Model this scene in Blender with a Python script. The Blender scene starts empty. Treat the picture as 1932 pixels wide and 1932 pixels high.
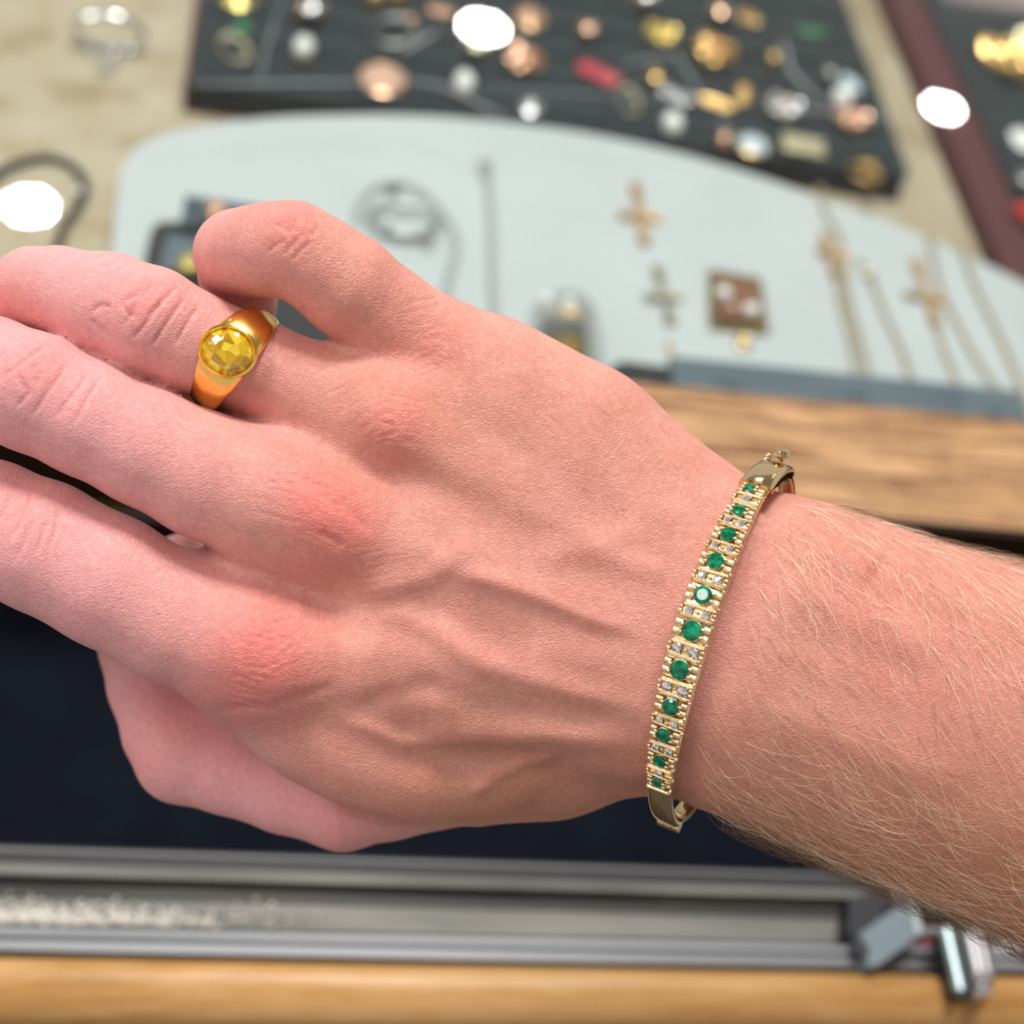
import bpy, bmesh, math, random
import numpy as np
from mathutils import Vector, Matrix
R = math.radians
random.seed(7); rng = np.random.default_rng(7)
SC = bpy.context.scene
COL = SC.collection

# ------------------------------------------------------------------ camera
F_PX = 2760.0                                   # focal length in pixels of a 1932 px frame
EYE = Vector((0, 0, 0.40))                      # 40 cm over the glass of the counter
xc = Vector((14434, -1134, -2760)).normalized() # counter edge direction seen by the camera
yc = Vector((-290, 3370, -2760)); yc = (yc - xc * yc.dot(xc)).normalized()
zc = xc.cross(yc)
W2C = Matrix((xc, yc, zc)).transposed()         # columns: world axes in camera space
C2W = W2C.transposed()
cd = bpy.data.cameras.new('camera'); cam = bpy.data.objects.new('camera', cd); COL.objects.link(cam)
cd.sensor_fit = 'HORIZONTAL'; cd.sensor_width = 36; cd.lens = F_PX / 1932 * 36
cd.clip_start = 0.01; cd.clip_end = 50
cd.dof.use_dof = True; cd.dof.focus_distance = 0.249; cd.dof.aperture_fstop = 10.5
cam.matrix_world = Matrix.Translation(EYE) @ C2W.to_4x4()
SC.camera = cam

# ------------------------------------------------------------------ world, lights, exposure
SC.view_settings.view_transform = 'Standard'; SC.view_settings.look = 'None'
SC.view_settings.exposure = 0.28; SC.view_settings.gamma = 1.0
SC.view_settings.use_curve_mapping = False
SC.cycles.use_denoising = True
SC.cycles.max_bounces = 8; SC.cycles.transparent_max_bounces = 12
SC.cycles.sample_clamp_indirect = 4.0
w = bpy.data.worlds.new('world'); SC.world = w; w.use_nodes = True
bg = w.node_tree.nodes['Background']
bg.inputs[0].default_value = (0.95, 0.93, 0.92, 1); bg.inputs[1].default_value = 0.52

def ray(px, py):
    v = C2W @ Vector(((px - 966) / F_PX, (966 - py) / F_PX, -1.0)); return v
def at(px, py, d):                              # point seen at a pixel, d metres deep
    return EYE + ray(px, py) * d
def on(px, py, z=0.0):                          # point seen at a pixel on the level z
    r = ray(px, py); return EYE + r * ((z - EYE.z) / r.z)
def depth(p): return -(W2C @ (p - EYE)).z

CEIL = 2.3
def area(name, loc, target, size, power, col):
    l = bpy.data.lights.new(name, 'AREA'); l.shape = 'RECTANGLE'; l.size = size[0]; l.size_y = size[1]
    l.energy = power; l.color = col
    o = bpy.data.objects.new(name, l); COL.objects.link(o); o.location = loc
    o.rotation_euler = (Vector(target) - Vector(loc)).to_track_quat('-Z', 'Y').to_euler()
    return o
area('added_area_light', (0.2, 0.95, CEIL - 0.06), (0.0, 0.15, 0.2), (0.6, 0.6), 56, (1.0, 0.965, 0.94))  # added soft key light from overhead, no fixture seen
area('added_area_light', (-1.5, 0.1, CEIL - 0.3), (0.0, 0.15, 0.2), (0.7, 0.7), 22, (1.0, 0.97, 0.95))  # added fill from the left that brightens the thumb

# ------------------------------------------------------------------ material helpers
def M(name, col=(0.8, 0.8, 0.8), rough=0.5, metal=0.0, spec=0.5, trans=0.0, ior=1.45, coat=0.0, emit=None, es=0):
    m = bpy.data.materials.new(name); m.use_nodes = True
    b = m.node_tree.nodes['Principled BSDF']
    b.inputs['Base Color'].default_value = (*col, 1); b.inputs['Roughness'].default_value = rough
    b.inputs['Metallic'].default_value = metal; b.inputs['Specular IOR Level'].default_value = spec
    b.inputs['Transmission Weight'].default_value = trans; b.inputs['IOR'].default_value = ior
    b.inputs['Coat Weight'].default_value = coat; b.inputs['Coat Roughness'].default_value = 0.05
    if emit:
        b.inputs['Emission Color'].default_value = (*emit, 1); b.inputs['Emission Strength'].default_value = es
    return m
def N(m, t, **kw):
    n = m.node_tree.nodes.new(t)
    for k, v in kw.items():
        if k.startswith('i_'):
            n.inputs[k[2:].replace('_', ' ')].default_value = v
        else: setattr(n, k, v)
    return n
def L(m, a, ao, b, bi): m.node_tree.links.new(a.outputs[ao], b.inputs[bi])
def P_(m): return m.node_tree.nodes['Principled BSDF']
def ramp(m, stops):
    n = N(m, 'ShaderNodeValToRGB'); e = n.color_ramp.elements
    while len(e) < len(stops): e.new(0.5)
    for i, (p, c) in enumerate(stops): e[i].position = p; e[i].color = (*c, 1)
    return n
def noise_mat(name, stops, scale, detail=4, rough=0.6, stretch=(1, 1, 1), bump=0.0, bdist=0.001, dist=0.0, **kw):
    m = M(name, rough=rough, **kw)
    tc = N(m, 'ShaderNodeTexCoord'); mp = N(m, 'ShaderNodeMapping'); mp.inputs['Scale'].default_value = stretch
    nz = N(m, 'ShaderNodeTexNoise', i_Scale=scale, i_Detail=detail, i_Distortion=dist)
    r = ramp(m, stops)
    L(m, tc, 'Object', mp, 'Vector'); L(m, mp, 0, nz, 'Vector'); L(m, nz, 'Fac', r, 0); L(m, r, 0, P_(m), 'Base Color')
    if bump:
        bp = N(m, 'ShaderNodeBump', i_Strength=bump, i_Distance=bdist); L(m, nz, 'Fac', bp, 'Height'); L(m, bp, 0, P_(m), 'Normal')
    return m

gold_bangle = noise_mat('pale_yellow_gold', [(0.3, (0.84, 0.63, 0.36)), (0.7, (0.90, 0.71, 0.44))], 900, rough=0.14, metal=1.0, bump=0.2, bdist=0.0001)
gold_polish = M('polished_pale_gold', (0.76, 0.57, 0.29), 0.07, 1.0)
gold_rich = noise_mat('rich_yellow_gold', [(0.3, (0.97, 0.60, 0.13)), (0.7, (1.0, 0.69, 0.20))], 260, rough=0.2, metal=1.0, bump=0.12, bdist=0.0004, stretch=(1, 1, 1))
gold_cross = M('orange_gold', (0.60, 0.34, 0.12), 0.42, 0.85)
gold_jewel = M('warm_gold', (0.85, 0.55, 0.22), 0.28, 1.0)
gold_bright = M('bright_yellow_gold', (1.0, 0.78, 0.28), 0.25, 1.0)
gold_pale = M('pale_cream_gold', (0.86, 0.76, 0.52), 0.35, 1.0)
gold_rose = M('rose_gold', (0.85, 0.52, 0.36), 0.28, 1.0)
silver = M('silver', (0.78, 0.78, 0.80), 0.22, 1.0)
silver_dark = M('grey_silver', (0.42, 0.43, 0.43), 0.35, 1.0)
chrome = M('chrome', (0.80, 0.82, 0.84), 0.10, 1.0)
emerald_m = M('emerald', (0.0, 0.17, 0.075), 0.08, spec=0.5, ior=1.5)
nz_ = N(emerald_m, 'ShaderNodeTexNoise', i_Scale=3.2, i_Detail=3); rp_ = ramp(emerald_m, [(0.33, (0.0, 0.045, 0.022)), (0.5, (0.0, 0.14, 0.06)), (0.68, (0.01, 0.30, 0.14))])
tc_ = N(emerald_m, 'ShaderNodeTexCoord'); oi_ = N(emerald_m, 'ShaderNodeObjectInfo'); ad_ = N(emerald_m, 'ShaderNodeVectorMath', operation='ADD')
sc_ = N(emerald_m, 'ShaderNodeMath', operation='MULTIPLY'); sc_.inputs[1].default_value = 37.0; L(emerald_m, oi_, 'Random', sc_, 0)
L(emerald_m, tc_, 'Object', ad_, 0); L(emerald_m, sc_, 0, ad_, 1); L(emerald_m, ad_, 0, nz_, 'Vector'); L(emerald_m, nz_, 0, rp_, 0); L(emerald_m, rp_, 0, P_(emerald_m), 'Base Color')
diamond_m = M('diamond', (0.92, 0.90, 0.95), 0.09, metal=0.9, spec=1.0, ior=2.4)
citrine_m = M('citrine', (0.9, 0.6, 0.05), 0.06, metal=0.15, spec=0.6, ior=1.7, coat=0.6)
tcc = N(citrine_m, 'ShaderNodeTexCoord'); vo_ = N(citrine_m, 'ShaderNodeTexVoronoi', i_Scale=620, i_Randomness=0.9); L(citrine_m, tcc, 'Object', vo_, 'Vector')
sx2 = N(citrine_m, 'ShaderNodeSeparateColor'); L(citrine_m, vo_, 'Color', sx2, 0)
rc_ = ramp(citrine_m, [(0.1, (0.46, 0.23, 0.003)), (0.35, (0.60, 0.34, 0.005)), (0.65, (0.72, 0.45, 0.008)), (0.9, (0.92, 0.66, 0.05))]); L(citrine_m, sx2, 0, rc_, 0); L(citrine_m, rc_, 0, P_(citrine_m), 'Base Color')
bpc = N(citrine_m, 'ShaderNodeBump', i_Strength=0.35, i_Distance=0.0003); L(citrine_m, vo_, 'Distance', bpc, 'Height'); L(citrine_m, bpc, 0, P_(citrine_m), 'Normal')
pearl_glint_m = M('pearl', (0.96, 0.96, 0.94), 0.25, spec=0.6, coat=0.4)
bluestone_m = M('pale_blue_stone', (0.60, 0.72, 0.80), 0.2, coat=0.5)
salmon_m = M('salmon_cameo_shell', (0.66, 0.40, 0.28), 0.4)
coral_m = M('red_coral', (0.60, 0.05, 0.08), 0.35, coat=0.3)
green_m = M('green_stone', (0.04, 0.28, 0.12), 0.15, coat=0.6)
amber_m = M('amber_stone', (0.62, 0.40, 0.06), 0.2, coat=0.5)
brown_m = M('brown_stone', (0.25, 0.12, 0.07), 0.15, coat=0.8)
cream_m = M('cream_gold_bar', (0.72, 0.64, 0.44), 0.35, metal=0.6)
black_m = M('black_cord', (0.02, 0.018, 0.015), 0.5)
tray_m = noise_mat('black_tray_foam', [(0.3, (0.014, 0.022, 0.026)), (0.7, (0.028, 0.038, 0.042))], 60, rough=0.75)
traytop_m = tray_m
burg_m = M('burgundy_velvet', (0.105, 0.034, 0.036), 0.8)
pad_m = noise_mat('white_leatherette', [(0.3, (0.50, 0.535, 0.55)), (0.7, (0.545, 0.585, 0.60))], 14, rough=0.55)
beige_m = noise_mat('mottled_beige_lining', [(0.30, (0.33, 0.25, 0.15)), (0.46, (0.46, 0.38, 0.265)), (0.70, (0.54, 0.475, 0.37))], 28, detail=8, rough=0.85, bump=0.1)
navy_m = noise_mat('navy_felt', [(0.3, (0.0025, 0.004, 0.009)), (0.7, (0.0045, 0.007, 0.013))], 40, rough=0.95, spec=0.15)
slate_m = noise_mat('slate_blue_acrylic', [(0.35, (0.10, 0.135, 0.165)), (0.7, (0.13, 0.17, 0.20))], 30, rough=0.35)
darkbox_m = M('black_ring_box_leatherette', (0.018, 0.022, 0.026), 0.4)
blackplastic_m = M('black_lock_plastic', (0.02, 0.022, 0.028), 0.35)
brasst_m = M('brass_strip', (0.16, 0.12, 0.02), 0.45, metal=0.7)
lilac_m = M('dull_white_strip', (0.16, 0.14, 0.17), 0.5)
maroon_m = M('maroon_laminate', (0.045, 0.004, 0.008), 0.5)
white_m = M('white_plastic', (0.72, 0.71, 0.66), 0.4)
lint_m = M('white_lint', (0.62, 0.59, 0.52), 0.9)
alu_dark = noise_mat('dull_grey_aluminium', [(0.3, (0.022, 0.021, 0.020)), (0.7, (0.042, 0.040, 0.036))], 22, rough=0.55, metal=0.3, stretch=(0.3, 6, 1))
alu_mid = noise_mat('dusty_aluminium_channel', [(0.3, (0.075, 0.078, 0.07)), (0.5, (0.15, 0.15, 0.135)), (0.75, (0.24, 0.235, 0.205))], 26, detail=7, rough=0.6, metal=0.3, stretch=(0.5, 4, 1))
alu_light = noise_mat('light_brushed_aluminium', [(0.3, (0.17, 0.18, 0.185)), (0.7, (0.30, 0.31, 0.325))], 30, rough=0.5, metal=0.35, stretch=(0.2, 10, 1))

def wood(name, stops, sx, sy, rough, bands=18.0):
    m = M(name, rough=rough, spec=0.35)
    tc = N(m, 'ShaderNodeTexCoord'); mp = N(m, 'ShaderNodeMapping'); mp.inputs['Scale'].default_value = (sx, sy, sy)
    n1 = N(m, 'ShaderNodeTexNoise', i_Scale=bands, i_Detail=9, i_Roughness=0.72, i_Distortion=0.5)
    mp2 = N(m, 'ShaderNodeMapping'); mp2.inputs['Scale'].default_value = (sx * 6, sy * 5, sy * 5)
    n2 = N(m, 'ShaderNodeTexNoise', i_Scale=bands * 2.2, i_Detail=4, i_Roughness=0.6)
    mx = N(m, 'ShaderNodeMath', operation='MULTIPLY_ADD'); mx.inputs[1].default_value = 0.36; 
    r = ramp(m, stops)
    L(m, tc, 'Object', mp, 0); L(m, tc, 'Object', mp2, 0); L(m, mp, 0, n1, 'Vector'); L(m, mp2, 0, n2, 'Vector')
    sub = N(m, 'ShaderNodeMath', operation='SUBTRACT'); sub.inputs[1].default_value = 0.5
    L(m, n2, 0, sub, 0); L(m, sub, 0, mx, 0); L(m, n1, 0, mx, 2); L(m, mx, 0, r, 0); L(m, r, 0, P_(m), 'Base Color')
    return m
wood_m = wood('oak_veneer', [(0.41, (0.08, 0.035, 0.014)), (0.475, (0.28, 0.14, 0.058)), (0.53, (0.50, 0.285, 0.135)), (0.64, (0.62, 0.385, 0.20))], 0.9, 24.0, 0.5)
wood_amber = wood('amber_varnished_wood', [(0.3, (0.30, 0.135, 0.035)), (0.5, (0.47, 0.25, 0.08)), (0.7, (0.58, 0.36, 0.16))], 0.4, 4.5, 0.35, 14)
wood_shaded = wood('shaded_wood_edge', [(0.3, (0.010, 0.003, 0.001)), (0.7, (0.035, 0.012, 0.003))], 0.8, 6, 0.6)  # near-black tone paints the shade on the beam's front face

# thin glass: clear sheet with mirror-like surface, lets light straight through
glass_m = bpy.data.materials.new('clear_glass'); glass_m.use_nodes = True
nt = glass_m.node_tree; nt.nodes.clear()
out = nt.nodes.new('ShaderNodeOutputMaterial'); mx = nt.nodes.new('ShaderNodeMixShader')
tr = nt.nodes.new('ShaderNodeBsdfTransparent'); tr.inputs[0].default_value = (0.955, 0.975, 0.965, 1)
gl = nt.nodes.new('ShaderNodeBsdfGlossy'); gl.inputs['Roughness'].default_value = 0.0
fr = nt.nodes.new('ShaderNodeFresnel'); fr.inputs[0].default_value = 1.52
ge = nt.nodes.new('ShaderNodeNewGeometry'); sb = nt.nodes.new('ShaderNodeMath'); sb.operation = 'SUBTRACT'; sb.inputs[0].default_value = 1.0
mu = nt.nodes.new('ShaderNodeMath'); mu.operation = 'MULTIPLY'
nt.links.new(ge.outputs['Backfacing'], sb.inputs[1]); nt.links.new(sb.outputs[0], mu.inputs[0]); nt.links.new(fr.outputs[0], mu.inputs[1])
nt.links.new(mu.outputs[0], mx.inputs[0]); nt.links.new(tr.outputs[0], mx.inputs[1]); nt.links.new(gl.outputs[0], mx.inputs[2]); nt.links.new(mx.outputs[0], out.inputs[0])
plastic_clear = glass_m.copy(); plastic_clear.name = 'smoky_clear_plastic'
plastic_clear.node_tree.nodes['Transparent BSDF'].inputs[0].default_value = (0.80, 0.80, 0.78, 1)
scratch_m = bpy.data.materials.new('scratch_in_glass'); scratch_m.use_nodes = True
nt = scratch_m.node_tree; nt.nodes.clear()
out = nt.nodes.new('ShaderNodeOutputMaterial'); mx = nt.nodes.new('ShaderNodeMixShader'); mx.inputs[0].default_value = 0.5
tr = nt.nodes.new('ShaderNodeBsdfTransparent'); df = nt.nodes.new('ShaderNodeBsdfDiffuse'); df.inputs[0].default_value = (0.62, 0.68, 0.70, 1)
nt.links.new(tr.outputs[0], mx.inputs[1]); nt.links.new(df.outputs[0], mx.inputs[2]); nt.links.new(mx.outputs[0], out.inputs[0])

# ------------------------------------------------------------------ mesh helpers
class G:
    """collects triangles and quads of one mesh"""
    def __init__(s): s.v = []; s.f = []
    def add(s, v, f, m=None):
        o = len(s.v)
        for p in v: s.v.append((m @ Vector(p)) if m is not None else Vector(p))
        s.f += [tuple(o + i for i in q) for q in f]; return s
    def box(s, x0, x1, y0, y1, z0, z1, m=None, bev=0.0):
        bm = bmesh.new()
        bmesh.ops.create_cube(bm, size=1)
        for q in bm.verts: q.co = Vector(((x0 + x1) / 2 + q.co.x * (x1 - x0), (y0 + y1) / 2 + q.co.y * (y1 - y0), (z0 + z1) / 2 + q.co.z * (z1 - z0)))
        if bev: bmesh.ops.bevel(bm, geom=bm.edges[:], offset=bev, segments=3, affect='EDGES', profile=0.5)
        return s.bm(bm, m)
    def bm(s, bm, m=None):
        bm.verts.ensure_lookup_table(); bm.verts.index_update()
        s.add([q.co.copy() for q in bm.verts], [[q.index for q in f.verts] for f in bm.faces], m); bm.free(); return s
    def sph(s, c, r, seg=16, rings=8, m=None, sc=(1, 1, 1)):
        v = []; f = []
        v.append((0, 0, 1)); 
        for i in range(1, rings):
            for j in range(seg):
                a = math.pi * i / rings; b = 2 * math.pi * j / seg
                v.append((math.sin(a) * math.cos(b), math.sin(a) * math.sin(b), math.cos(a)))
        v.append((0, 0, -1))
        for j in range(seg):
            f.append((0, 1 + j, 1 + (j + 1) % seg))
            for i in range(rings - 2):
                a = 1 + i * seg; f.append((a + j, a + seg + j, a + seg + (j + 1) % seg, a + (j + 1) % seg))
            a = 1 + (rings - 2) * seg; f.append((a + j, len(v) - 1, a + (j + 1) % seg))
        v = [Vector((c[0] + p[0] * r * sc[0], c[1] + p[1] * r * sc[1], c[2] + p[2] * r * sc[2])) for p in v]
        return s.add(v, f, m)
    def tube(s, pts, rad, seg=8, closed=False, m=None, flat=1.0, up=Vector((0, 0, 1))):
        pts = [Vector(p) for p in pts]; n = len(pts); v = []; f = []
        rs = rad if hasattr(rad, '__len__') else [rad] * n
        for i, p in enumerate(pts):
            a = pts[(i - 1) % n] if (closed or i > 0) else p
            b = pts[(i + 1) % n] if (closed or i < n - 1) else p
            t = (b - a).normalized(); sd = t.cross(up)
            if sd.length < 1e-4: sd = t.cross(Vector((1, 0, 0)))
            sd.normalize(); u = sd.cross(t)
            for j in range(seg):
                an = 2 * math.pi * j / seg
                v.append(p + sd * (math.cos(an) * rs[i]) + u * (math.sin(an) * rs[i] * flat))
        for i in range(n if closed else n - 1):
            for j in range(seg):
                a = i * seg + j; b = i * seg + (j + 1) % seg; c = ((i + 1) % n) * seg + (j + 1) % seg; d = ((i + 1) % n) * seg + j
                f.append((a, b, c, d))
        if not closed:
            f.append(tuple(range(seg))[::-1]); f.append(tuple((n - 1) * seg + j for j in range(seg)))
        return s.add(v, f, m)
    def lathe(s, prof, seg=24, m=None, sx=1.0, sy=1.0):
        v = []; f = []
        for r, z in prof:
            for j in range(seg):
                a = 2 * math.pi * j / seg; v.append((r * sx * math.cos(a), r * sy * math.sin(a), z))
        for i in range(len(prof) - 1):
            for j in range(seg):
                a = i * seg; b = a + seg; f.append((a + j, a + (j + 1) % seg, b + (j + 1) % seg, b + j))
        f.append(tuple(range(seg))[::-1]); a = (len(prof) - 1) * seg; f.append(tuple(a + j for j in range(seg)))
        return s.add(v, f, m)
    def gem(s, r, seg=10, m=None, sx=1, sy=1, table=0.56, crown=0.32, pav=0.75):
        ms = [(table, crown, 0.5), (0.80, crown * 0.55, 0), (1.0, 0.0, 0.5), (0.98, -0.06, 0.5), (0.5, -pav * 0.55, 0), (0.08, -pav, 0.5)]
        v = []; f = []
        for q, z, o in ms:
            for j in range(seg):
                a = 2 * math.pi * (j + o) / seg; v.append((q * r * sx * math.cos(a), q * r * sy * math.sin(a), z * r))
        for i in range(len(ms) - 1):
            for j in range(seg):
                a = i * seg; b = a + seg; o0 = ms[i][2]; o1 = ms[i + 1][2]
                k = (j + 1) % seg
                if o0 == o1: f.append((a + j, b + j, b + k, a + k))
                elif o0 > o1: f += [(a + j, b + j, b + k), (a + j, b + k, a + k)]
                else: f += [(a + j, b + j, a + k), (a + k, b + j, b + k)]
        f.append(tuple(range(seg))); f.append(tuple((len(ms) - 1) * seg + j for j in range(seg))[::-1])
        return s.add(v, f, m)
    def slab(s, outline, z0, z1, m=None, bev=0.0):
        bm = bmesh.new(); vs = [bm.verts.new((p[0], p[1], z0)) for p in outline]; fc = bm.faces.new(vs)
        r = bmesh.ops.extrude_face_region(bm, geom=[fc])
        tv = [e for e in r['geom'] if isinstance(e, bmesh.types.BMVert)]
        for q in tv: q.co.z = z1
        if bev:
            te = [e for e in bm.edges if e.verts[0].co.z == z1 and e.verts[1].co.z == z1]
            bmesh.ops.bevel(bm, geom=te, offset=bev, segments=3, affect='EDGES', profile=0.5)
        bmesh.ops.recalc_face_normals(bm, faces=bm.faces)
        return s.bm(bm, m)
    def out(s, name, mat, parent=None, smooth=True, origin=None, ang=40):
        o0 = Vector(origin) if origin is not None else (parent_loc(parent) if parent else None)
        if o0 is None:
            o0 = sum(s.v, Vector()) / len(s.v); o0.z = min(p.z for p in s.v)
        me = bpy.data.meshes.new(name); me.from_pydata([tuple(p - o0) for p in s.v], [], s.f); me.update()
        bm = bmesh.new(); bm.from_mesh(me); bmesh.ops.recalc_face_normals(bm, faces=bm.faces); bm.to_mesh(me); bm.free()
        if mat: me.materials.append(mat)
        if smooth:
            me.polygons.foreach_set('use_smooth', [True] * len(me.polygons)); me.set_sharp_from_angle(angle=R(ang))
        o = bpy.data.objects.new(name, me); COL.objects.link(o)
        if parent:
            o.parent = parent; o.location = o0 - parent_loc(parent)
        else: o.location = o0
        return o
def parent_loc(p):
    q = Vector((0, 0, 0))
    while p is not None: q += p.location; p = p.parent
    return q
def tag(o, label=None, cat=None, group=None, kind=None):
    if label: o['label'] = label
    if cat: o['category'] = cat
    if group: o['group'] = group
    if kind: o['kind'] = kind
    return o
def thing(name, label, cat, loc, group=None):
    o = bpy.data.objects.new(name, None); COL.objects.link(o); o.location = loc; o.empty_display_size = 0.005
    return tag(o, label, cat, group)
def inst(name, mesh, parent, Mw, mat=None):
    """a part that shares mesh data, placed with the world matrix Mw"""
    o = bpy.data.objects.new(name, mesh); COL.objects.link(o); o.parent = parent
    o.matrix_local = Matrix.Translation(-parent_loc(parent)) @ Mw
    return o
def mesh_only(g, name, mat, smooth=False, ang=40):
    o = g.out(name, mat, None, smooth, origin=(0, 0, 0), ang=ang); me = o.data; bpy.data.objects.remove(o); return me
def frame(loc, x, y, z, s=(1, 1, 1)):
    m = Matrix.Identity(4)
    for i, a in enumerate((x, y, z)):
        for k in range(3): m[k][i] = a[k] * s[i]
    for k in range(3): m[k][3] = loc[k]
    return m
def smooth_poly(pts, n=6, closed=True):
    """Catmull-Rom through 2-D or 3-D points"""
    P = [Vector(p) for p in pts]; k = len(P); o = []
    for i in range(k if closed else k - 1):
        g = lambda j: P[j % k] if closed else P[max(0, min(k - 1, j))]
        a, b, c, d = g(i - 1), g(i), g(i + 1), g(i + 2)
        for t in range(n):
            t = t / n
            o.append(0.5 * ((2 * b) + (c - a) * t + (2 * a - 5 * b + 4 * c - d) * t * t + (3 * b - a - 3 * c + d) * t ** 3))
    if not closed: o.append(P[-1])
    return o

# ------------------------------------------------------------------ the shop round the counter
g = G(); g.box(-3, 3, -3, 6, CEIL, CEIL + 0.05)
ceil_m = M('ceiling_paint', (0.62, 0.60, 0.57), 0.9)
tag(g.out('ceiling', ceil_m, smooth=False), kind='structure')
g = G(); g.box(-3, 3, -3, 6, -1.0, -0.95)
tag(g.out('floor', noise_mat('grey_shop_floor', [(0.3, (0.10, 0.09, 0.085)), (0.7, (0.15, 0.14, 0.13))], 6, rough=0.6), smooth=False), kind='structure')
lamp_emit = M('lamp_disc', (1, 1, 1), 0.5, emit=(1.0, 0.96, 0.93), es=300)
lamp_trim = M('lamp_trim_metal', (0.5, 0.5, 0.5), 0.4, metal=0.6)
def downlight(loc, r, label, group=None):
    t = thing('ceiling_downlight', label, 'lamp', loc, group)
    loc = Vector(loc)
    G().lathe([(r, 0.0), (r * 1.0, 0.012), (0.001, 0.012)], 40, Matrix.Translation(loc)).out('lamp_disc', lamp_emit, t)
    prof = [(r, 0.016), (r * 1.02, -0.004), (r * 1.25, -0.006), (r * 1.28, 0.016)]
    v = G(); n = 40
    for q, z in prof:
        for j in range(n):
            a = 2 * math.pi * j / n; v.v.append(loc + Vector((q * math.cos(a), q * math.sin(a), z)))
    for i in range(4):
        for j in range(n):
            a = i * n; b = ((i + 1) % 4) * n; v.f.append((a + j, a + (j + 1) % n, b + (j + 1) % n, b + j))
    v.out('trim_ring', lamp_trim, t)
    return t
def mirrored(px, py):                           # where a ceiling lamp stands whose mirror image in the glass is at a pixel
    p = on(px, py, -(CEIL - 0.02)); return Vector((p.x, p.y, CEIL - 0.02))
for px, py, r, lab in ((912, 52, 0.068, 'round ceiling downlight mirrored as a white oval over the back tray'),
                    (1779, 204, 0.055, 'round ceiling downlight mirrored as a white oval beside the burgundy border'),
                    (55, 390, 0.060, 'round ceiling downlight mirrored as a white glow inside the black cord loop')):
    downlight(mirrored(px, py), r, lab)

lp = mirrored(1880, -70); t_ = thing('haze_panel', 'added pinkish glowing panel mirrored as a haze in the glass at the upper right corner', 'lamp', lp)  # unseen panel added so that its reflection hazes the glass
G().box(lp.x - 0.30, lp.x + 0.45, lp.y - 0.30, lp.y + 0.35, CEIL - 0.02, CEIL - 0.005).out('glow_sheet', M('pinkish_haze_glow', (0.8, 0.7, 0.66), 0.5, emit=(1.0, 0.74, 0.68), es=2.6), t_, smooth=False)

# ------------------------------------------------------------------ counter
ZI = -0.062                                     # level of the beige lining inside the case
X0, X1 = -0.75, 0.85
def edge_line(a, b):
    p, q = on(*a, 0.0), on(*b, 0.0); k = (q.y - p.y) / (q.x - p.x); return lambda x: p.y + k * (x - p.x)
fy, ny_ = edge_line((1200, 735), (1932, 806)), edge_line((0, 828), (1932, 1010))
y_far = max(fy(-0.2), fy(0.25)); y_near = ny_(0.0)
t = thing('display_case', 'wood-edged glass jewellery counter filling the background behind the hand', 'display case', (0, y_near, -0.06))
g = G().slab([(X0, fy(X0) - 0.004), (X1, fy(X1) - 0.004), (X1, 1.35), (X0, 1.35)], -0.003, 0.0)
glass = g.out('glass_top', glass_m, t, smooth=False)
def strip(pts, wd, z):
    v = G(); P = [on(a, b, 0.0) for a, b in pts]
    for i, p in enumerate(P):
        q = (P[min(i + 1, len(P) - 1)] - P[max(i - 1, 0)]).normalized(); sd = Vector((-q.y, q.x, 0)) * wd * (0.25 + 0.75 * math.sin(math.pi * (i + 0.3) / (len(P) - 0.4)))
        v.v += [p + sd + Vector((0, 0, z)), p - sd + Vector((0, 0, z))]
        if i: k = 2 * i; v.f.append((k - 2, k - 1, k + 1, k))
    return v
for pts, wd in ([((488, 160), (498, 110), (512, 60), (536, -5)), 0.00022], [((357, 159), (430, 158), (500, 157), (580, 156), (680, 156), (760, 158)), 0.0004],
                [((757, 100), (790, 80), (826, 58)), 0.0006], [((766, 150), (830, 160), (880, 183), (930, 210), (960, 220)), 0.0005],
                [((900, 161), (980, 168), (1100, 176), (1200, 185), (1320, 190)), 0.00025],
                [((1170, 122), (1220, 112), (1275, 100), (1300, 140), (1325, 180)), 0.0004],
                [((1478, 70), (1490, 130), (1520, 165), (1560, 198)), 0.0006], [((1450, 200), (1560, 210), (1640, 220), (1690, 228)), 0.0004],
                [((1355, 225), (1390, 262)), 0.0004], [((610, 290), (660, 305), (730, 328), (800, 352)), 0.00028],
                [((1040, 418), (1110, 440), (1180, 462), (1290, 488)), 0.00022], [((1440, 528), (1500, 550), (1545, 575), (1575, 620)), 0.00025]):
    strip(pts, wd * 1.5, 0.0002).out('scratch', scratch_m, glass, smooth=False)
# far wooden beam, the glass lies on its rebate
def beam(a, b, oa, ob, z0, z1, bev=0.0):
    return G().slab([(X0, a(X0) + oa), (X1, a(X1) + oa), (X1, b(X1) + ob), (X0, b(X0) + ob)], z0, z1, bev=bev)
beam(ny_, fy, 0, 0, -0.022, 0.0035, 0.0012).out('wooden_beam', wood_m, t)
beam(ny_, ny_, -0.003, 0.001, -0.0265, 0.0030).out('beam_front_edge', wood_shaded, t, smooth=False)
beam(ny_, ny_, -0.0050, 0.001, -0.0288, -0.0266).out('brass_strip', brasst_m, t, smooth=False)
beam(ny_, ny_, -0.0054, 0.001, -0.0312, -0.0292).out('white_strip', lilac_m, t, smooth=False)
beam(ny_, ny_, -0.0015, 0.004, -0.10, -0.0312).out('inner_panel', maroon_m, t, smooth=False)
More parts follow.
